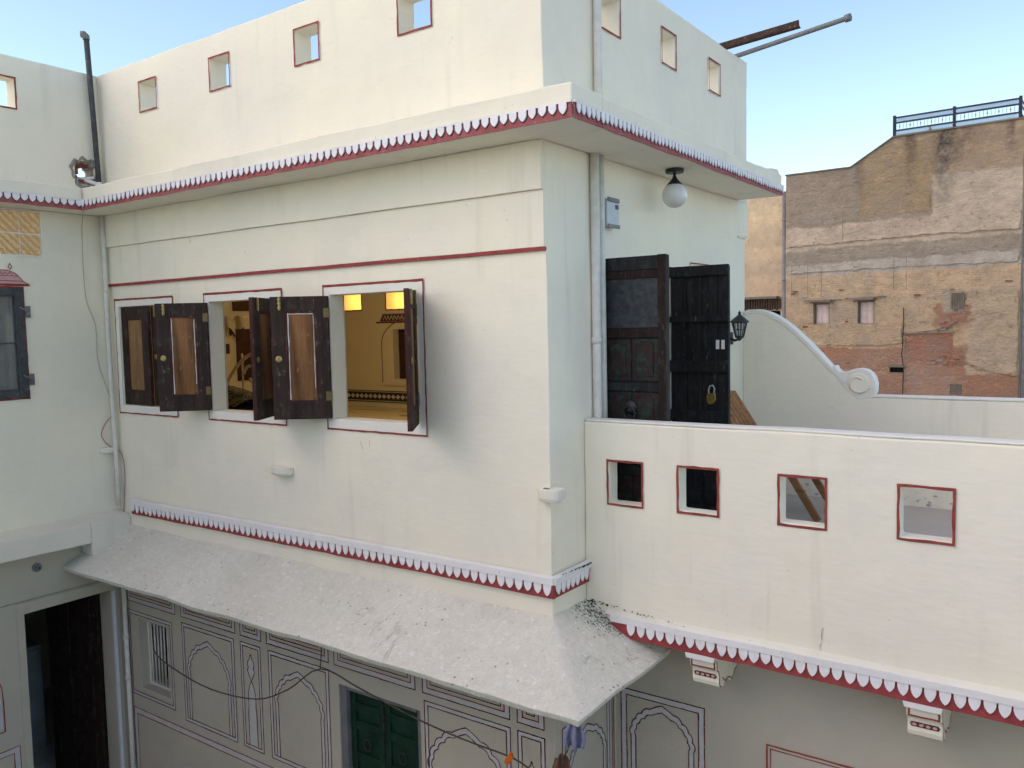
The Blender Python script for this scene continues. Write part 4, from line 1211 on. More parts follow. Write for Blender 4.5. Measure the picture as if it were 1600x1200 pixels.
w.add([jig((.15 + 6.8 * i / n, TY - y, z), .004) for i in range(n + 1) for (y, z) in ((.001, -1.835), (.030, -1.862), (.001, -1.87))], [(i * 3 + k, i * 3 + (k + 1) % 3, i * 3 + 3 + (k + 1) % 3, i * 3 + 3 + k) for i in range(n) for k in range(3)])
part('mortar_fillet', w, 'plaster_old', terr)
# corbels
def corbel(x0, x1):
    prof = [(.80, -1.985), (.395, -1.985), (.395, -2.000), (.415, -2.015), (.432, -2.035), (.440, -2.045), (.440, -2.098), (.455, -2.105), (.475, -2.125), (.480, -2.150),
            (.478, -2.190), (.488, -2.215), (.515, -2.230), (.56, -2.235), (.585, -2.215), (.60, -2.19), (.64, -2.215), (.68, -2.245), (.72, -2.225), (.745, -2.19), (.80, -2.185)]
    mb = MB(); mb.prism(prof, lambda u, v, d: (d, u, v), x0, x1)
    c = part('corbel', mb, 'plaster', terr, bev=.004)
    t = MB(); t.prism([(x0 - .012, -1.9995), (x1 + .012, -1.9995), (x1 + .002, -2.034), (x0 - .002, -2.034)], onY(.395), -.05, .010); part('cap', t, 'white_paint', c, bev=.004)
    t = MB(); rect_ring(t, onY(.440), x0 + .012, x1 - .012, -2.092, -2.050, .010, .003, 0)
    t.ribbon([(x0, -2.041), (x1, -2.041)], .006, onY(.440), .003)
    t2_ = onX(x1)
    t.ribbon([(.445, -2.04), (.448, -2.10), (.47, -2.118), (.486, -2.15), (.482, -2.19), (.492, -2.212), (.515, -2.225)], .008, t2_, .003)
    t.ribbon([(.53, -2.17), (.58, -2.21), (.64, -2.205), (.69, -2.235), (.73, -2.21), (.775, -2.185)], .008, t2_, .003)
    t.ribbon([(.79, -2.0), (.79, -2.185)], .007, t2_, .003)
    part('painted_line', t, 'red_line', c)
    t = MB(); t.prism([(x0 + .02, -2.140), (x1 - .02, -2.140), (x1 - .012, -2.152), (x1 - .02, -2.166), (x0 + .02, -2.166), (x0 + .012, -2.152)], onY(.478), 0, .004)
    for k in range(4): t.prism([(x0 + .035 + k * .033 + .012 * math.cos(a), -2.153 + .008 * math.sin(a)) for a in (0, 1.05, 2.1, 3.14, 4.2, 5.24)], onY(.478), .004, .006, 1)
    part('painted_motif', t, ['line_dark', 'pink_paint'], c)
corbel(.715, .885); corbel(1.935, 2.105); corbel(3.15, 3.32)
painted(tl_, onY(.80), panel_frame(.045, .66, -4.2, -2.535, .042))
painted(tl_, onY(.80), arch_items(.045, .66, -4.2, -2.535, .075, .06, 0, .036), 'painted_arch')
t = MB(); rect_ring(t, onY(.80), 1.075, 2.13, -3.9, -2.662, .011, .003); rect_ring(t, onY(.80), 1.097, 2.108, -3.9, -2.684, .007, .003); part('painted_outline', t, 'red_line', tl_)
fr = frame4(onY(.80), 1.26, 1.95, -3.75, -2.83, .048, -.10, -.02); wf = part('barred_window', fr, 'white_paint', terr, bev=.003)
for k in range(8):
    x = 1.30 + k * .088; t = MB(); t.tube([(x, .86, -3.75), (x, .86, -2.83)], .008, 8); part('bar', t, 'pipe_paint', wf, smooth=True)
t = MB(); t.box(1.0, 2.3, 1.7, 1.75, -EYE, -2.0); t.box(1.0, 2.3, 1.001, 1.7, -2.05, -2.0); t.box(1.0, 1.05, 1.001, 1.7, -EYE, -2.05); t.box(2.25, 2.3, 1.001, 1.7, -EYE, -2.05); part('dark_backing', t, 'dark_void', terr)
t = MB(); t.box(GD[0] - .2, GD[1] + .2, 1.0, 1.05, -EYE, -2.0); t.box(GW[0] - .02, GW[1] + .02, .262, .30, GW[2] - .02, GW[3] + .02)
part('dark_backing', t, 'dark_void', house)  # black backing behind the openings, the darkness inside put into its colour

# hairline cracks in the render
def crack(parent, to3, p, q, w_=.0035, d=.0085):
    n = 9; pts = [(p[0] + (q[0] - p[0]) * i / n + random.uniform(-1, 1) * .006, p[1] + (q[1] - p[1]) * i / n + random.uniform(-1, 1) * .003) for i in range(n + 1)]
    mb = MB(); mb.ribbon(pts, w_, to3, d, wob=.7); part('crack', mb, 'mortar', parent)
crack(tw, onY(TY), (1.50, -1.83), (1.515, -1.70), .0026); 
crack(wall_front, onY(0), (-1.62, -.80), (-1.60, -.86), .002, .0075); crack(wall_front, onY(0), (-1.53, -.79), (-1.525, -.84), .002, .0075)

# moss flecks on the ledges beside the inner corner
def flecks(parent, spots, n, mat_='moss'):
    mb = MB()
    for i in range(n):
        (a, b_, spread) = random.choice(spots)
        f = random.random() ** 1.6; p = Vector(a).lerp(Vector(b_), f)
        p += Vector((random.uniform(-1, 1), random.uniform(-1, 1), random.uniform(-.6, .6))) * spread * (1 - f * .6)
        r_ = random.uniform(.003, .009) * (1 - .5 * f)
        mb.lathe([(0, -r_ * .5), (r_, -r_ * .2), (r_ * .7, r_ * .4), (0, r_ * .6)], p, 5)
    return part('moss', mb, mat_, parent, kind='stuff')
paint('moss', (.045, .060, .040), .4, .95)
flecks(terr, [((.03, TY - .012, -1.80), (.75, TY - .012, -1.850), .014), ((.06, TY - .03, -1.545), (.045, .05, -1.538), .008), ((.05, TY - .03, -1.81), (.30, TY - .10, -1.95), .035)], 150)

# curved terrace wall with its volute
vol = thing('volute_wall', 'white terrace end wall with sweeping curved top ending in a scroll', 'wall', (2, DY, -1.99))
top = [(0.0, .088), (.05, .103), (.11, .106), (.17, .098), (.23, .080), (.29, .052), (.36, .008), (.437, -.05), (.52, -.128), (.609, -.215), (.70, -.312), (.778, -.402), (.815, -.438), (.86, -.475), (.93, -.545)]
body = [(7, -1.95), (7, -.676), (1.13, -.676), (1.0, -.60)] + list(reversed(top)) + [(0.0, -1.95)]
w = MB(); to_ = lambda u, v, d: (u, DY - .11 + d, v)
# body as a strip of quads so the curve stays clean
tops = top + [(1.0, -.62), (1.08, -.668), (1.13, -.676)] + [(1.13 + (7 - 1.13) * k / 20, -.676 + .004 * noise.noise(Vector((k * .7, 0, 0)))) for k in range(1, 21)]
n = len(tops); vs = []; fs = []
for (u, v) in tops:
    for d in (0, .13):
        vs.append(to_(u, v, d)); vs.append(to_(u, -1.95, d))
for i in range(n - 1):
    a, b_ = i * 4, (i + 1) * 4
    fs += [(a, b_, b_ + 1, a + 1), (a + 2, a + 3, b_ + 3, b_ + 2), (a, a + 2, b_ + 2, b_), (a + 1, b_ + 1, b_ + 3, a + 3)]
fs += [(0, 1, 3, 2), ((n - 1) * 4, (n - 1) * 4 + 2, (n - 1) * 4 + 3, (n - 1) * 4 + 1)]
w.add(vs, fs); part('wall_body', w, 'plaster', vol, bev=.006)
# white coping that follows the sweep
cp_ = MB()
pts = top; vs = []; fs = []
for i, (u, v) in enumerate(pts):
    a = pts[max(0, i - 1)]; c = pts[min(len(pts) - 1, i + 1)]; tx, tz = c[0] - a[0], c[1] - a[1]; L_ = math.hypot(tx, tz); nx, nz = -tz / L_, tx / L_
    for (h, d) in ((-.028, -.006), (.010, -.006), (.010, .137), (-.028, .137)):
        vs.append(to_(u + nx * h, v + nz * h, d))
for i in range(len(pts) - 1):
    for k in range(4): fs.append((i * 4 + k, i * 4 + (k + 1) % 4, i * 4 + 4 + (k + 1) % 4, i * 4 + 4 + k))
fs += [(0, 1, 2, 3), tuple((len(pts) - 1) * 4 + k for k in (3, 2, 1, 0))]
cp_.add(vs, fs); part('coping', cp_, 'lime_white', vol, bev=.006)
# scroll: disc with a rolled rim and a pointed lip
C_ = (1.035, -.560)
disc = MB()
rimp = [(.815, -.452), (.818, -.405), (.832, -.398), (.845, -.430), (.872, -.455), (.905, -.458), (.945, -.445), (.99, -.430), (1.04, -.424), (1.09, -.434), (1.13, -.462), (1.158, -.505), (1.170, -.56), (1.168, -.62), (1.150, -.675), (1.03, -.70), (.93, -.62), (.86, -.53)]
disc.prism(rimp, to_, -.004, .134)
part('scroll', disc, 'lime_white', vol, bev=.008)
face = MB()
face.prism([(C_[0] - .005 + .088 * math.cos(a * .262), C_[1] + .008 + .088 * math.sin(a * .262)) for a in range(24)], to_, -.016, -.004)
part('scroll_face', face, 'plaster', vol, bev=.006)
spi = MB(); pts3 = []
for k in range(34):
    f = k / 33; a = -.3 - f * 5.2; r_ = .092 - .050 * f
    pts3.append(to_(C_[0] - .005 + r_ * math.cos(a), C_[1] + .008 + r_ * math.sin(a), -.0165))
spi.tube(pts3, .009, 8); part('scroll_groove', spi, 'plaster_old', vol, smooth=True)
c2 = MB(); slab(c2, 'y', DY - .116, DY + .026, 1.15, 7, -.674, -.655, amp=.003, step=.2); part('coping', c2, 'lime_white', vol, bev=.006)
# flaking render along the foot of that wall
fl = MB()
for k in range(190):
    x = .5 + random.random() * 3.0; z = -1.575 + abs(random.gauss(0, .045)); r_ = random.uniform(.006, .024); m_ = random.randint(5, 8)
    pp = [(x + r_ * random.uniform(.6, 1.3) * math.cos(6.283 * q / m_), z + .5 * r_ * random.uniform(.6, 1.3) * math.sin(6.283 * q / m_)) for q in range(m_)]
    fl.prism(pp, to_, -random.uniform(.002, .006), 0, k % 3)
part('flaking_render', fl, ['lime_white', 'floor_cement', 'plaster_old'], vol, kind='stuff')

# ------------------------------------------------------------------ fittings on the house
def pipe(name, path, r, mat_, label, clips=(), cat='pipe', group=None, n=12):
    b_ = path[-1] if path[-1][2] < path[0][2] else path[0]
    root = thing(name, label, cat, b_, group)
    t = MB(); t.tube(path, r, n); part('tube', t, mat_, root, smooth=True)
    for c in clips:
        t = MB(); t.tube([(c[0], c[1], c[2] - .02), (c[0], c[1], c[2] + .02)], r * 1.22, n); part('collar', t, mat_, root, smooth=True)
    return root

# corner down-pipe between wing and house
pts = [(XL + .055, -.055, ZE - .002), (XL + .060, -.055, .6), (XL + .058, -.058, 0), (XL + .066, -.055, -.7), (XL + .07, -.05, -1.3), (XL + .075, -.05, -1.62)]
pipe('corner_downpipe', pts, .021, 'pipe_paint', 'thin pale down-pipe in the corner beside the leftmost window', [(XL + .06, -.055, .42)])
pipe('lower_downpipe', [(-4.855, -.04, -2.20), (-4.86, -.04, -EYE + .01)], .022, 'pipe_paint', 'pale pipe down the painted ground floor wall beside the dark doorway', [(-4.86, -.04, -3.30), (-4.86, -.04, -2.9)])
# twin pipes on the side wall
pipe('wall_downpipe', [(.034, .545, ZE - .003), (.034, .545, -.3), (.034, .548, -1.58)], .031, 'pipe_paint', 'left of the two cream pipes on the side wall, the thicker one', [(.034, .545, -.1)], group='twin pipes on the side wall')
pipe('wall_downpipe', [(.030, .630, ZE - .003), (.030, .630, -.3), (.030, .632, -1.58)], .026, 'pipe_paint', 'right of the two cream pipes, next to the meter box', [], group='twin pipes on the side wall')
pipe('parapet_pipe', [(.032, .615, 2.38), (.032, .612, 1.62), (.034, .61, 1.29)], .028, 'pipe_paint', 'cream pipe running up the parapet above the house corner')
# dark vent pole
root = thing('vent_pole', 'dark metal pole with rounded cap rising past the parapet in the left corner', 'pole', (XL + .06, -.075, 1.31))
t = MB(); t.tube([(XL + .062, -.070, 1.40), (XL + .055, -.085, 2.0), (XL + .045, -.105, 2.70)], [.024, .024, .025], 12); part('tube', t, 'dark_pipe', root, smooth=True)
t = MB(); t.tube([(XL + .045, -.105, 2.69), (XL + .044, -.106, 2.715), (XL + .036, -.125, 2.735), (XL + .022, -.145, 2.735)], [.030, .034, .034, .028], 12); part('cap', t, 'grey_metal', root, smooth=True)
t = MB(); t.tube([(XL + .062, -.07, 1.307), (XL + .062, -.07, 1.41)], .030, 12); t.tube([(XL + .06, -.08, 1.395), (XL - .06, -.15, 1.44), (XL - .2, -.30, 1.48)], .018, 10); part('socket', t, 'lime_white', root, smooth=True)
for k, (a, c) in enumerate((((XL + .03, -.09, 1.455), (XL - .25, -.32, 1.43)), )):
    t = MB(); t.tube([a, c], .014, 10); part('branch_pipe', t, 'lime_white', root, smooth=True)

# roof-edge poles
single('steel_pipe', MB().tube([(-.9, 3.47, 2.42), (-.079, 3.357, 2.432), (.93, 3.20, 2.50), (.97, 3.194, 2.503)], .021, 12).tube([(.945, 3.197, 2.501), (.99, 3.19, 2.504)], .032, 12), 'grey_metal',
       'long grey steel pipe with a flanged end sticking out over the roof parapet', 'pipe', (-.08, 3.357, 2.40), smooth=True)
a_, b_ = Vector((-.85, 3.22, 2.425)), Vector((.547, 3.293, 2.550))
t = MB(); t.beam(a_, b_, .055, .008, (0, 0, 1)); t.beam(a_ + Vector((0, -.026, .028)), b_ + Vector((0, -.026, .028)), .008, .05, (0, 0, 1))
single('angle_iron', t, 'rust', 'rusty brown angle iron beside the steel pipe at the roof edge', 'iron bar', (-.05, 3.22, 2.40))

# globe lamp
gl = thing('globe_lamp', 'white glass globe lamp on black fitting under the side eave', 'lamp', (.2, 1.42, ZE))
gc = (.2, 1.42)
t = MB(); t.lathe([(0, -.028), (.062, -.028), (.066, -.020), (.066, -.001), (0, -.001)], (*gc, ZE), 24); part('ceiling_plate', t, 'black_metal', gl, smooth=False)
t = MB(); t.lathe([(.008, 0), (.010, -.02), (.016, -.035), (.028, -.052), (.050, -.075), (.058, -.085), (0, -.085)], (*gc, ZE - .027), 24); part('neck', t, 'black_metal', gl, smooth=True)
prof = [(.0001, -.09)] + [(.091 * math.sin(a), .091 * -math.cos(a)) for a in [k * math.pi / 20 for k in range(1, 18)]]
t = MB(); t.lathe(prof, (*gc, .925), 28); part('globe', t, 'globe_glass', gl, smooth=True)
# meter box
mbx = thing('meter_box', 'grey electric meter box on the side wall beside the twin pipes', 'box', (0, .76, .64))
t = MB(); t.box(.001, .055, .668, .838, .655, .835); part('body', t, 'box_grey', mbx, bev=.006)
t = MB(); t.box(.0555, .062, .672, .834, .835 - .018, .846); part('cover', t, 'grey_metal', mbx, bev=.003)
t = MB(); t.box(.0555, .064, .672, .834, .645, .670); part('terminal_cover', t, 'grey_metal', mbx, bev=.003)
t = MB(); t.box(.0555, .060, .785, .822, .775, .802); part('dial', t, 'black_metal', mbx)

# carriage lantern
ln = thing('wall_lantern', 'black iron carriage lantern on the side wall beside the curved wall', 'lantern', (0, 3.05, -.14))
lc = (.115, 2.98, -.14)
t = MB(); t.box(.001, .014, 3.02, 3.10, -.20, -.09); t.tube([(.01, 3.06, -.145), (.05, 3.03, -.165), (.09, 3.0, -.155), (.115, 2.98, -.13)], .012, 8); t.lathe([(0, -.03), (.012, -.02), (.026, -.004), (.038, 0), (.038, .01), (0, .01)], lc, 12)
part('bracket', t, 'black_metal', ln)
t = MB(); n = 6
for k in range(n):
    a = 2 * math.pi * k / n; a2 = 2 * math.pi * (k + 1) / n
    p0_ = Vector((lc[0] + .038 * math.cos(a), lc[1] + .038 * math.sin(a), lc[2] + .012)); p1_ = Vector((lc[0] + .068 * math.cos(a), lc[1] + .068 * math.sin(a), lc[2] + .135))
    q0_ = Vector((lc[0] + .038 * math.cos(a2), lc[1] + .038 * math.sin(a2), lc[2] + .012)); q1_ = Vector((lc[0] + .068 * math.cos(a2), lc[1] + .068 * math.sin(a2), lc[2] + .135))
    t.tube([p0_, p1_], .0055, 6); t.tube([p1_, q1_], .0055, 6); t.tube([p0_, q0_], .0045, 6); t.tube([p0_.lerp(p1_, .5), q0_.lerp(q1_, .5)], .003, 5); t.tube([p0_.lerp(q0_, .5), p1_.lerp(q1_, .5)], .003, 5)
part('cage', t, 'black_metal', ln, smooth=True)
t = MB(); t.lathe([(.034, .012), (.064, .133)], lc, 6); part('pane', t, 'lantern_glass', ln)
t = MB(); t.lathe([(0, .135), (.088, .135), (.080, .150), (.045, .180), (.020, .200), (.010, .210), (.014, .222), (.004, .238), (0, .245)], lc, 12); part('roof', t, 'black_metal', ln, smooth=False)

# padlock on the door leaf
pk = thing('padlock', 'yellow brass padlock hanging on the black plank door', 'padlock', (.345, 1.738, -.62))
pc = (.345, 1.738)
t = MB(); t.prism([(pc[0] - .036, -.535), (pc[0] + .036, -.53), (pc[0] + .038, -.58), (pc[0] + .020, -.613), (pc[0] - .010, -.618), (pc[0] - .034, -.598)], onY(pc[1]), 0, .018); part('body', t, 'brass', pk, bev=.005)
t = MB(); t.tube([(pc[0] - .018 + .0, pc[1] - .009, -.535), (pc[0] - .020, pc[1] - .009, -.505), (pc[0] - .008, pc[1] - .009, -.475), (pc[0] + .014, pc[1] - .009, -.472), (pc[0] + .028, pc[1] - .009, -.495), (pc[0] + .024, pc[1] - .009, -.53)], .006, 8); part('shackle', t, 'box_grey', pk, smooth=True)

# small plastered stubs on the walls
def stub(label, c, sx, sy, sz, axis='y', group='plastered stubs on the walls'):
    t = MB(); x, y, z = c
    n = 10; pr_ = []
    for k in range(n):
        a = math.pi * k / (n - 1)
        pr_.append((x - sx * math.cos(a), -sy * (math.sin(a) ** .45)))
    bot = [(p[0] * .93 + x * .07, p[1] * .85) for p in pr_]
    if axis == 'y':
        v = [(p[0], y + p[1], z + sz) for p in pr_] + [(p[0], y + p[1], z) for p in pr_] + [(p[0], y + p[1], z - sz * .45) for p in bot]
    else:
        v = [(y - p[1], p[0], z + sz) for p in pr_] + [(y - p[1], p[0], z) for p in pr_] + [(y - p[1], p[0], z - sz * .45) for p in bot]
    v = [jig(p, .006) for p in v]
    f = [tuple(range(n)), tuple(reversed(range(2 * n, 3 * n)))]
    for q in (0, n):
        f += [(q + i, q + i + 1, q + n + i + 1, q + n + i) for i in range(n - 1)]
        f.append((q, q + n, q + 2 * n - 1, q + n - 1))
    t.add(v, f)
    root = thing('wall_stub', label, 'bracket', (x, y, z - sz), group)
    part('body', t, 'plaster_old', root, bev=.008)
    return root
stub('small white plastered stub on the wall below the middle window', (-2.475, 0, -1.095), .108, .085, .045)
t = MB()
cs = stub('small white plastered stub wrapped round the house corner', (.012, 0, -1.045), .078, .075, .055)
t.box(.0005, .085, .0005, .06, -1.06, -.99); t.v = [jig(p, .006) for p in t.v]; part('side_lump', t, 'plaster_old', cs, bev=.012)
t = MB(); t.box(-.02, .015, -.05, -.03, -.992, -.984); part('metal_strap', t, 'grey_metal', cs)
sh = stub('small white shelf stub in the corner behind the thin down-pipe', (-.10, XL, -1.09), .075, .07, .035, 'x')
# spout / nozzle under the wing ledge
nz = thing('wall_spout', 'small metal spout on the wall above the dark doorway', 'spout', (LX, -.784, -2.06))
t = MB(); t.lathe([(0, 0), (.040, 0), (.040, .012), (.022, .016), (.022, .05), (.012, .052), (.012, .02), (0, .02)], (0, 0, 0), 14); t.v = [(LX + z + .001, -.784 + x, -2.04 + y) for x, y, z in t.v]; part('flange', t, 'grey_metal', nz, smooth=False)
t = MB(); t.lathe([(0, 0), (.012, 0), (.012, .004), (0, .004)], (0, 0, 0), 10); t.v = [(LX + z + .030, -.784 + x, -2.04 + y) for x, y, z in t.v]; part('bore', t, 'black_metal', nz)

def cable(name, path, r, mat_, label, cat='cable', sub=4):
    P = [Vector(p) for p in path]; out_ = []
    for i in range(len(P) - 1):
        p0, p1, p2, p3 = P[max(i - 1, 0)], P[i], P[i + 1], P[min(i + 2, len(P) - 1)]
        for k in range(sub):
            s_ = k / sub
            out_.append(.5 * ((2 * p1) + (p2 - p0) * s_ + (2 * p0 - 5 * p1 + 4 * p2 - p3) * s_ ** 2 + (3 * p1 - p0 - 3 * p2 + p3) * s_ ** 3))
    out_.append(P[-1])
    lowest = min(out_, key=lambda q: q.z)
    return single(name, MB().tube(out_, r, 6), mat_, label, cat, lowest, smooth=True)

cable('hanging_wire', [(XL + .28, -.352, 1.30), (XL + .285, -.353, 1.19), (XL + .27, -.345, 1.10), (XL + .02, -.23, .95), (XL + .012, -.233, .615), (XL + .012, -.22, .323), (XL + .012, -.150, .10), (XL + .012, -.148, -.211), (XL + .014, -.095, -.43), (XL + .03, -.05, -.60), (XL + .035, -.03, -.70)], .0035, 'wire_pale', 'thin pale wire hanging down the wing wall from the eave corner')
cable('loose_wire', [(XL + .02, -.03, -.75), (XL + .012, -.10, -.82), (XL + .012, -.15, -.92), (XL + .015, -.12, -1.0), (XL + .02, -.06, -1.06), (XL + .10, -.015, -1.12), (XL + .13, -.012, -1.30), (XL + .10, -.012, -1.55), (XL + .08, -.02, -1.72), (XL + .05, -.05, -1.83), (XL + .02, -.18, -1.91), (XL + .03, -.32, -1.965)], .0042, 'wire_pink', 'loose pinkish wire looping behind the thin down-pipe onto the awning')
CLA, CLB, CLC = (-4.62, .088, -2.78), (-4.33, -.08, -2.80), (-4.06, -.22, -2.83)
cable('clothesline', [CLA, CLB, CLC, (-3.626, -.3, -2.855), (-3.136, -.3, -2.905), (-2.559, -.3, -2.843), (-2.172, -.3, -2.673), (-1.809, -.3, -2.432), (-1.421, -.3, -2.478), (-.946, -.3, -2.552), (-.513, -.3, -2.590), (-.117, -.3, -2.600), (.10, -.33, -2.62), (.30, -.40, -2.45), (.49, -.53, -2.13)], .0055, 'wire', 'drooping dark clothesline of knotted wire strung under the awning', 'clothesline')
cable('hook_wire', [(-1.809, -.3, -2.432), (-1.80, -.29, -2.30), (-1.80, -.285, -2.02)], .004, 'wire', 'short wire holding the clothesline up to the awning', 'cable')

# washing on the line
def cloth(name, label, top, w, h, mat_, wav=5, lean=0., seed=0):
    t = MB(); n, m2 = 16, 12; vs = []; rnd = random.Random(seed)
    ph = rnd.random() * 6
    d_ = Vector((.83, .56, 0)); nrm = Vector((.56, -.83, 0))
    for i in range(n + 1):
        for j in range(m2 + 1):
            u, v = i / n - .5, j / m2
            ww = w * (.62 + .38 * math.sin(min(1, v * 1.5) * 1.57)) * (1 - .30 * max(0, v - .7) / .3)
            hh = h * (1 - .16 * abs(u) * 2 + .10 * math.sin(u * 9 + ph))
            off = .020 * math.sin(u * wav * 2 + ph + v * 1.5) * (.4 + v) + .012 * math.sin(u * 17 + v * 4)
            p = Vector(top) + d_ * (u * ww + lean * v) + nrm * off + Vector((0, 0, -hh * v + .012 * math.cos(u * 6)))
            vs.append(p)
    t.add(vs, [(i * (m2 + 1) + j, (i + 1) * (m2 + 1) + j, (i + 1) * (m2 + 1) + j + 1, i * (m2 + 1) + j + 1) for i in range(n) for j in range(m2)])
    o_ = single(name, t, mat_, label, 'cloth', (top[0], top[1], top[2] - h), 'washing on the clothesline', smooth=True)
    sm_ = o_.modifiers.new('thick', 'SOLIDIFY'); sm_.thickness = .006
    return o_
cloth('hanging_cloth', 'crumpled blue-grey cloth hanging at the awning corner', (.47, -.54, -2.125), .115, .165, 'cloth_blue', 6, .01, 3)
cloth('hanging_cloth', 'brown cloth hanging from the clothesline near the house corner', (.31, -.41, -2.42), .13, .34, 'cloth_brown', 4, -.02, 5)
t = MB(); t.box(-.016, .016, -.012, .012, -.045, .020); t.box(-.010, .010, -.018, .018, .0, .026); 
o = single('clothes_peg', t, 'orange_plastic', 'orange clothes peg clipped on the clothesline', 'clothes peg', (0, 0, 0), bev=.003)
o.location = (-.13, -.305, EYE - 2.600); o.rotation_euler = (.2, .5, .6)

# slatted teak chair on the terrace
chair = thing('slatted_chair', 'slatted brown wooden chair behind the terrace wall beside the black doors', 'chair', (.5, 2.65, -1.59))
TOPX, TOPZ, SX, SZ = .10, -.605, .50, -1.20
d_ = (Vector((SX, 0, SZ)) - Vector((TOPX, 0, TOPZ)))
for k in range(6):
    y = 2.42 + k * .086
    rise = .020 * (1 - abs(k - 2.5) / 2.5)
    t = MB(); t.beam((TOPX - rise * .5, y, TOPZ + rise), (SX, y + (k - 2.5) * -.006, SZ), .070, .020, (1, 0, .75)); part('back_slat', t, 'teak', chair, bev=.005)
for k in range(7):
    x = SX + .03 + k * .075
    t = MB(); t.box(x, x + .062, 2.40, 2.89, SZ - .02 + k * .012, SZ + k * .012); part('seat_slat', t, 'teak_leg', chair, bev=.004)
for y in (2.405, 2.885):
    t = MB(); t.beam((.66, y, -1.105), (.955, y, -1.578), .035, .055, (1, 0, .6)); part('leg', t, 'teak_leg', chair, bev=.004)
    t = MB(); t.beam((.44, y, -1.10), (.20, y, -1.582), .035, .05, (1, 0, .5)); part('leg', t, 'teak_leg', chair, bev=.004)
for f in (.12, .72):
    p = Vector((TOPX, 2.40, TOPZ)) + d_ * f + Vector((-.02, 0, -.016)); t = MB(); t.beam(p, p + Vector((0, .49, 0)), .05, .02, (1, 0, .75)); part('batten', t, 'teak_leg', chair, bev=.004)

# ------------------------------------------------------------------ houses beyond
YB = 28.0
old = thing('weathered_building', 'tall weathered brown building with stained patchy render and roof railing', 'building', (-3, YB, -EYE))
outl = [(-7.10, 5.513), (-4.74, 5.527), (-3.346, 6.40), (.62, 6.436)]
OW = [(-6.06, -5.474, -.136, .66), (-4.483, -3.906, -.143, .69)]
SL = (-3.374, -2.926, -1.93, -1.74)
w = MB(); slab(w, 'y', YB, YB + .4, -7.10, .62, -EYE, 4.4, OW + [SL, (-1.43, -1.05, -2.68, -2.31)], amp=.02, step=.45); ow = part('wall', w, 'old_wall', old, bev=.02)
def top_at(x):
    for (a, c) in zip(outl, outl[1:]):
        if a[0] <= x <= c[0]: return a[1] + (c[1] - a[1]) * (x - a[0]) / (c[0] - a[0])
    return outl[-1][1]
w = MB(); vs = []; fs = []; xs = sorted(set([-7.10 + 7.72 * k / 48 for k in range(49)] + [-4.74, -3.346])); m3 = 6
for i, x in enumerate(xs):
    for k in range(m3 + 1):
        z = 4.4 + (top_at(x) - 4.4) * k / m3
        for d in (0, .4): vs.append(jig((x, YB + d, z), .02))
st_ = (m3 + 1) * 2
for i in range(len(xs) - 1):
    for k in range(m3):
        a = i * st_ + k * 2
        fs += [(a, a + st_, a + st_ + 2, a + 2), (a + 1, a + 3, a + st_ + 3, a + st_ + 1)]
    a = i * st_ + m3 * 2; fs.append((a, a + st_, a + st_ + 1, a + 1))
for i in (0, len(xs) - 1):
    for k in range(m3):
        a = i * st_ + k * 2; fs.append((a, a + 2, a + 3, a + 1))
w.add(vs, fs); part('upper_wall', w, 'old_wall', old)
w = MB(); w.box(-7.1, .62, YB + .41, YB + 7, -EYE, 4.35); part('body', w, 'tan_wall', old)
w = MB(); w.box(-3.346, .62, YB + .41, YB + 7, 4.36, 6.38); part('upper_body', w, 'tan_wall', old)
# coping drip stones
for (a, c) in zip(outl, outl[1:]):
    t = MB(); t.beam((a[0] - .02, YB + .2, a[1] + .02), (c[0] + .02, YB + .2, c[1] + .02), .52, .045, (0, 0, 1)); part('coping', t, 'lintel_stone', old, bev=.01)
for (x0, x1, z0, z1), (l0, l1) in zip(OW, ((-6.16, -5.30), (-4.66, -3.80))):
    fr = frame4(onY(YB), x0, x1, z0, z1, -.05, -.16, -.10)
    fr = MB()
    for u0, u1, v0, v1 in ((x0, x0 + .05, z0, z1), (x1 - .05, x1, z0, z1), (x0 + .05, x1 - .05, z1 - .05, z1)): fr.box(u0 + .003, u1 - .003, YB + .10, YB + .26, v0, v1 - .003)
    wd = part('window_frame', fr, 'lintel_stone', old)
    xm_ = (x0 + x1) / 2
    for (u0, u1) in ((x0 + .06, xm_ - .005), (xm_ + .005, x1 - .06)):
        t = MB(); t.box(u0, u1, YB + .20, YB + .23, z0 + .01, z1 - .06)
        sh_ = part('shutter', t, 'old_pink_wood', old)
        for (v0, v1) in ((z0 + .06, (z0 + z1) / 2 - .04), ((z0 + z1) / 2 + .02, z1 - .12)):
            for (a, b2, c, e) in ((u0 + .03, u1 - .03, v0, v0 + .03), (u0 + .03, u1 - .03, v1 - .03, v1), (u0 + .03, u0 + .055, v0 + .03, v1 - .03), (u1 - .055, u1 - .03, v0 + .03, v1 - .03)):
                pass
            t = MB(); t.box(u0 + .045, u1 - .045, YB + .185, YB + .1995, v0, v1); part('panel', t, 'old_pink_wood', sh_, bev=.01)
    t = MB(); t.box(l0, l1 - .06, YB - .42, YB - .001, z1 + .02, z1 + .085); t.box(l0 - .22, l1 + .28, YB - .06, YB - .001, z1 + .087, z1 + .12)
    t.v = [jig(p, .02) for p in t.v]; part('lintel', t, 'lintel_stone', old)
    t = MB(); t.box(x0 - .02, x1 + .02, YB + .30, YB + .34, z0, z1); part('dark_recess', t, 'dark_void', old)
t = MB(); t.box(SL[0], SL[1], YB + .15, YB + .2, SL[2], SL[3]); part('dark_recess', t, 'dark_void', old)
t = MB(); t.box(SL[0] - .05, SL[1] + .08, YB - .10, YB - .001, SL[3] + .01, SL[3] + .07); part('lintel', t, 'lintel_stone', old)
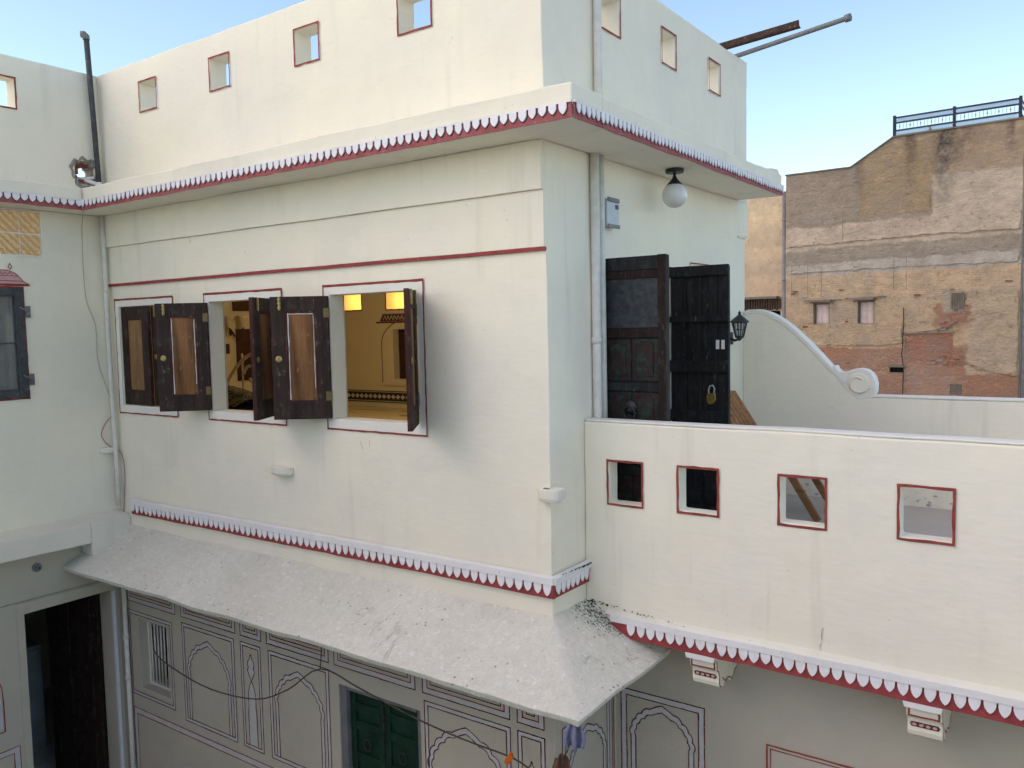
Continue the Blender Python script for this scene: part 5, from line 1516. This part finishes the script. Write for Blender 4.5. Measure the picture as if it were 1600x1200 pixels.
def jali(x0, x1, z0, z1, y):
    t = MB(); nx, nz_ = 5, 5
    for i in range(nx + 1): x = x0 + (x1 - x0) * i / nx; t.box(x - .014, x + .014, y, y + .05, z0, z1)
    for j in range(nz_ + 1): z = z0 + (z1 - z0) * j / nz_; t.box(x0, x1, y + .005, y + .045, z - .014, z + .014)
    for i in range(nx):
        for j in range(nz_):
            x = x0 + (x1 - x0) * (i + .5) / nx; z = z0 + (z1 - z0) * (j + .5) / nz_
            t.beam((x - .035, y + .025, z - .045), (x + .035, y + .025, z + .045), .03, .012, (0, 1, 0))
    g_ = part('pierced_screen', t, 'lintel_stone', old)
    t = MB(); t.box(x0, x1, y + .07, y + .10, z0, z1); part('dark_recess', t, 'dark_void', g_)
jali(-1.43, -1.05, -2.68, -2.31, YB + .02); jali(-1.41, -1.04, .30, .84, YB - .085)
# bits of exposed brick and fallen render
for k in range(70):
    if k < 34:
        x = random.uniform(-1.9, -.95) ; z = -.35 + (x + 1.9) * .75 + random.uniform(-.22, .10)
    elif k < 50:
        x = random.uniform(-2.2, .1); z = -1.55 + random.uniform(-.12, .1)
    else:
        x = random.choice((random.uniform(-6.9, -6.3), random.uniform(-5.3, -4.8), random.uniform(-3.7, .3))); z = random.choice((.1, -.35, 1.0, -1.6, .95)) + random.uniform(-.25, .25)
    ww, hh = random.uniform(.07, .22), random.uniform(.03, .06)
    t = MB(); t.box(x, x + ww, YB - random.uniform(.02, .06), YB + .05, z, z + hh); t.v = [jig(p, .02) for p in t.v]
    part('loose_brick', t, random.choice(('brick_red', 'brick_red', 'lintel_stone', 'mortar')), old)
# later render coats standing proud of the wall, with broken edges
def coat(poly, t_):
    pts = []
    for i in range(len(poly)):
        a, c = poly[i], poly[(i + 1) % len(poly)]; n = max(2, int(math.hypot(c[0] - a[0], c[1] - a[1]) / .11))
        for k_ in range(n):
            f = k_ / n; pts.append((a[0] + (c[0] - a[0]) * f + random.uniform(-.035, .035), a[1] + (c[1] - a[1]) * f + random.uniform(-.035, .035)))
    mb = MB(); mb.prism(pts, onY(YB - .022), 0, t_); part('render_coat', mb, 'old_wall', old)
coat([(-.95, -1.5), (-.55, -1.75), (.55, -2.0), (.58, .86), (-.62, .84), (-.80, .30), (-1.15, -.05), (-1.2, -.6)], .05)
coat([(-7.0, 2.82), (-4.4, 2.86), (-2.0, 2.92), (.55, 2.88), (.55, 3.5), (-2.1, 3.62), (-2.15, 4.3), (-2.2, 3.68), (-4.4, 3.56), (-7.0, 3.52)], .05)
coat([(-7.0, 1.80), (-3.2, 1.84), (.55, 1.82), (.55, 2.2), (-3.2, 2.22), (-7.0, 2.18)], .035)
coat([(-7.0, -.30), (-4.9, -.24), (-2.98, -.26), (-2.98, -.90), (-4.5, -.94), (-7.0, -.92)], .04)
for (x, z0_, z1_) in ((-6.85, 2.1, .9), (-6.25, 2.1, 1.0), (-5.75, 2.0, .95), (-3.25, 2.3, 1.1), (-2.85, 2.2, 1.0), (-5.0, 3.9, 2.9)):
    mb = MB(); mb.ribbon([(x + random.uniform(-.015, .015), z0_ + (z1_ - z0_) * i / 6) for i in range(7)], .012, onY(YB), .085); part('crack', mb, 'lintel_stone', old)
# long crack
t = MB(); pts = [(-2.93, .40), (-2.925, -.2), (-2.94, -.55), (-2.915, -.9), (-2.95, -1.25), (-2.92, -1.7), (-2.93, -2.7)]
t.ribbon([(x + random.uniform(-.02, .02), z) for x, z in pts], .03, onY(YB), .085); part('crack', t, 'dark_void', ow)
t = MB(); t.prism([(-2.93, -.50), (-1.30, -.46), (-1.30, -.52), (-2.93, -.56)], onY(YB), 0, .05); part('string_course', t, 'lintel_stone', old)
# buff render repair sweeping down to the left
t = MB()
A2 = [(-.88, .86), (-.95, .60), (-1.05, .38), (-1.25, .18), (-1.55, -.02), (-1.95, -.18), (-2.35, -.28), (-2.55, -.42)]
B2 = [(-.66, .86), (-.68, .50), (-.80, .22), (-1.05, -.04), (-1.40, -.24), (-1.85, -.40), (-2.3, -.45), (-2.5, -.47)]
nA = len(A2); t.add([jig((x, YB - .05, z), .03) for x, z in A2] + [jig((x, YB - .05, z), .03) for x, z in B2] + [(x, YB + .01, z) for x, z in A2] + [(x, YB + .01, z) for x, z in B2],
      [(i, i + 1, nA + i + 1, nA + i) for i in range(nA - 1)] + [(i, i + 1, 2 * nA + i + 1, 2 * nA + i) for i in range(nA - 1)] + [(nA + i, nA + i + 1, 3 * nA + i + 1, 3 * nA + i) for i in range(nA - 1)])
part('render_repair', t, 'old_wall', old)
# railing on the roof
rail = thing('roof_railing', 'black iron railing with mesh bands on top of the weathered building', 'railing', (-1.4, YB + .2, 6.42))
RX = (-3.33, -1.44, .50)
def rz(x): return 6.43 + (x + 3.33) * .0075
for x in RX:
    t = MB(); t.box(x - .048, x + .048, YB + .155, YB + .245, rz(x), rz(x) + .76); part('post', t, 'iron_rail', rail)
for h in (.685, .50, .235, .045):
    t = MB(); t.beam((RX[0], YB + .2, rz(RX[0]) + h), (RX[2], YB + .2, rz(RX[2]) + h), .05, .050, (0, 0, 1)); part('bar', t, 'iron_rail', rail)
for (h0, h1) in ((.515, .67), (.06, .22)):
    t = MB()
    n = 44
    for k in range(n):
        x = RX[0] + (RX[2] - RX[0]) * k / n; x2 = RX[0] + (RX[2] - RX[0]) * (k + 1) / n; 
        for s_ in range(2):
            za, zb_ = h0 + (h1 - h0) * s_ / 2, h0 + (h1 - h0) * (s_ + 1) / 2
            t.beam((x, YB + .2, rz(x) + za), (x2, YB + .2, rz(x2) + zb_), .017, .017, (0, 1, 0)); t.beam((x, YB + .2, rz(x) + zb_), (x2, YB + .2, rz(x2) + za), .017, .017, (0, 1, 0))
    part('mesh_band', t, 'iron_rail', rail)
for k in range(34):
    x = RX[0] + (RX[2] - RX[0]) * (k + .5) / 34
    t = MB(); t.box(x - .006, x + .006, YB + .194, YB + .206, rz(x) + .25, rz(x) + .49)
    if k % 3 == 1: t.lathe([(0, -.045), (.026, 0), (0, .045)], (x, YB + .2, rz(x) + .37), 6)
    part('rod', t, 'iron_rail', rail)
t = MB()
for h in (.685, .50, .235, .045): t.beam((RX[2], YB + .2, rz(.5) + h), (RX[2] + .2, YB + 6, rz(.5) + h), .04, .034, (0, 0, 1))
part('side_bar', t, 'iron_rail', rail)
t = MB(); t.prism([(-2.46, 6.44), (-2.46, 6.95), (-2.42, 6.96), (-2.15, 6.46)], onY(YB + 2), 0, .3); single('roof_ramp', t, 'old_wall', 'small dark sloping wall end behind the roof railing', 'wall', (-2.3, YB + 2, 6.4))

# narrow tan house to the left of it, and drain pipes
tan = thing('tan_house', 'narrow tan rendered house just behind the white side wall', 'building', (-8.6, YB + 1, -EYE))
w = MB(); slab(w, 'y', YB + .8, YB + 1.2, -10.5, -7.45, -EYE, 5.0, [(-8.05, -7.55, -.2, .42)], amp=.02, step=.5); part('wall', w, 'tan_wall', tan)
w = MB(); w.box(-10.5, -7.45, YB + 1.3, YB + 6, -EYE, 4.9); part('body', w, 'dark_void', tan)
w = MB(); w.box(-10.4, -7.6, YB + .45, YB + .799, .90, .99); part('ledge', w, 'lintel_stone', tan)
t = MB()
for k in range(18):
    t.box(-9.3 + k * .1, -9.24 + k * .1, YB + .70, YB + .79, .42 + random.uniform(0, .1), .89)
part('shutter_slats', t, 'rust', tan)
pipe('drain_stack', [(-7.28, YB + .45, 5.0), (-7.28, YB + .45, -EYE)], .09, 'grey_metal', 'tall grey drain stack between the tan house and the weathered building', [(-7.28, YB + .45, 3.9), (-7.28, YB + .45, 1.6)], group='drain stacks of the far building')
pipe('drain_stack', [(.75, YB + .1, 6.0), (.75, YB + .1, -EYE)], .10, 'grey_metal', 'grey drain stack at the right edge of the weathered building', [(.75, YB + .1, 3.0), (.75, YB + .1, .2)], group='drain stacks of the far building')
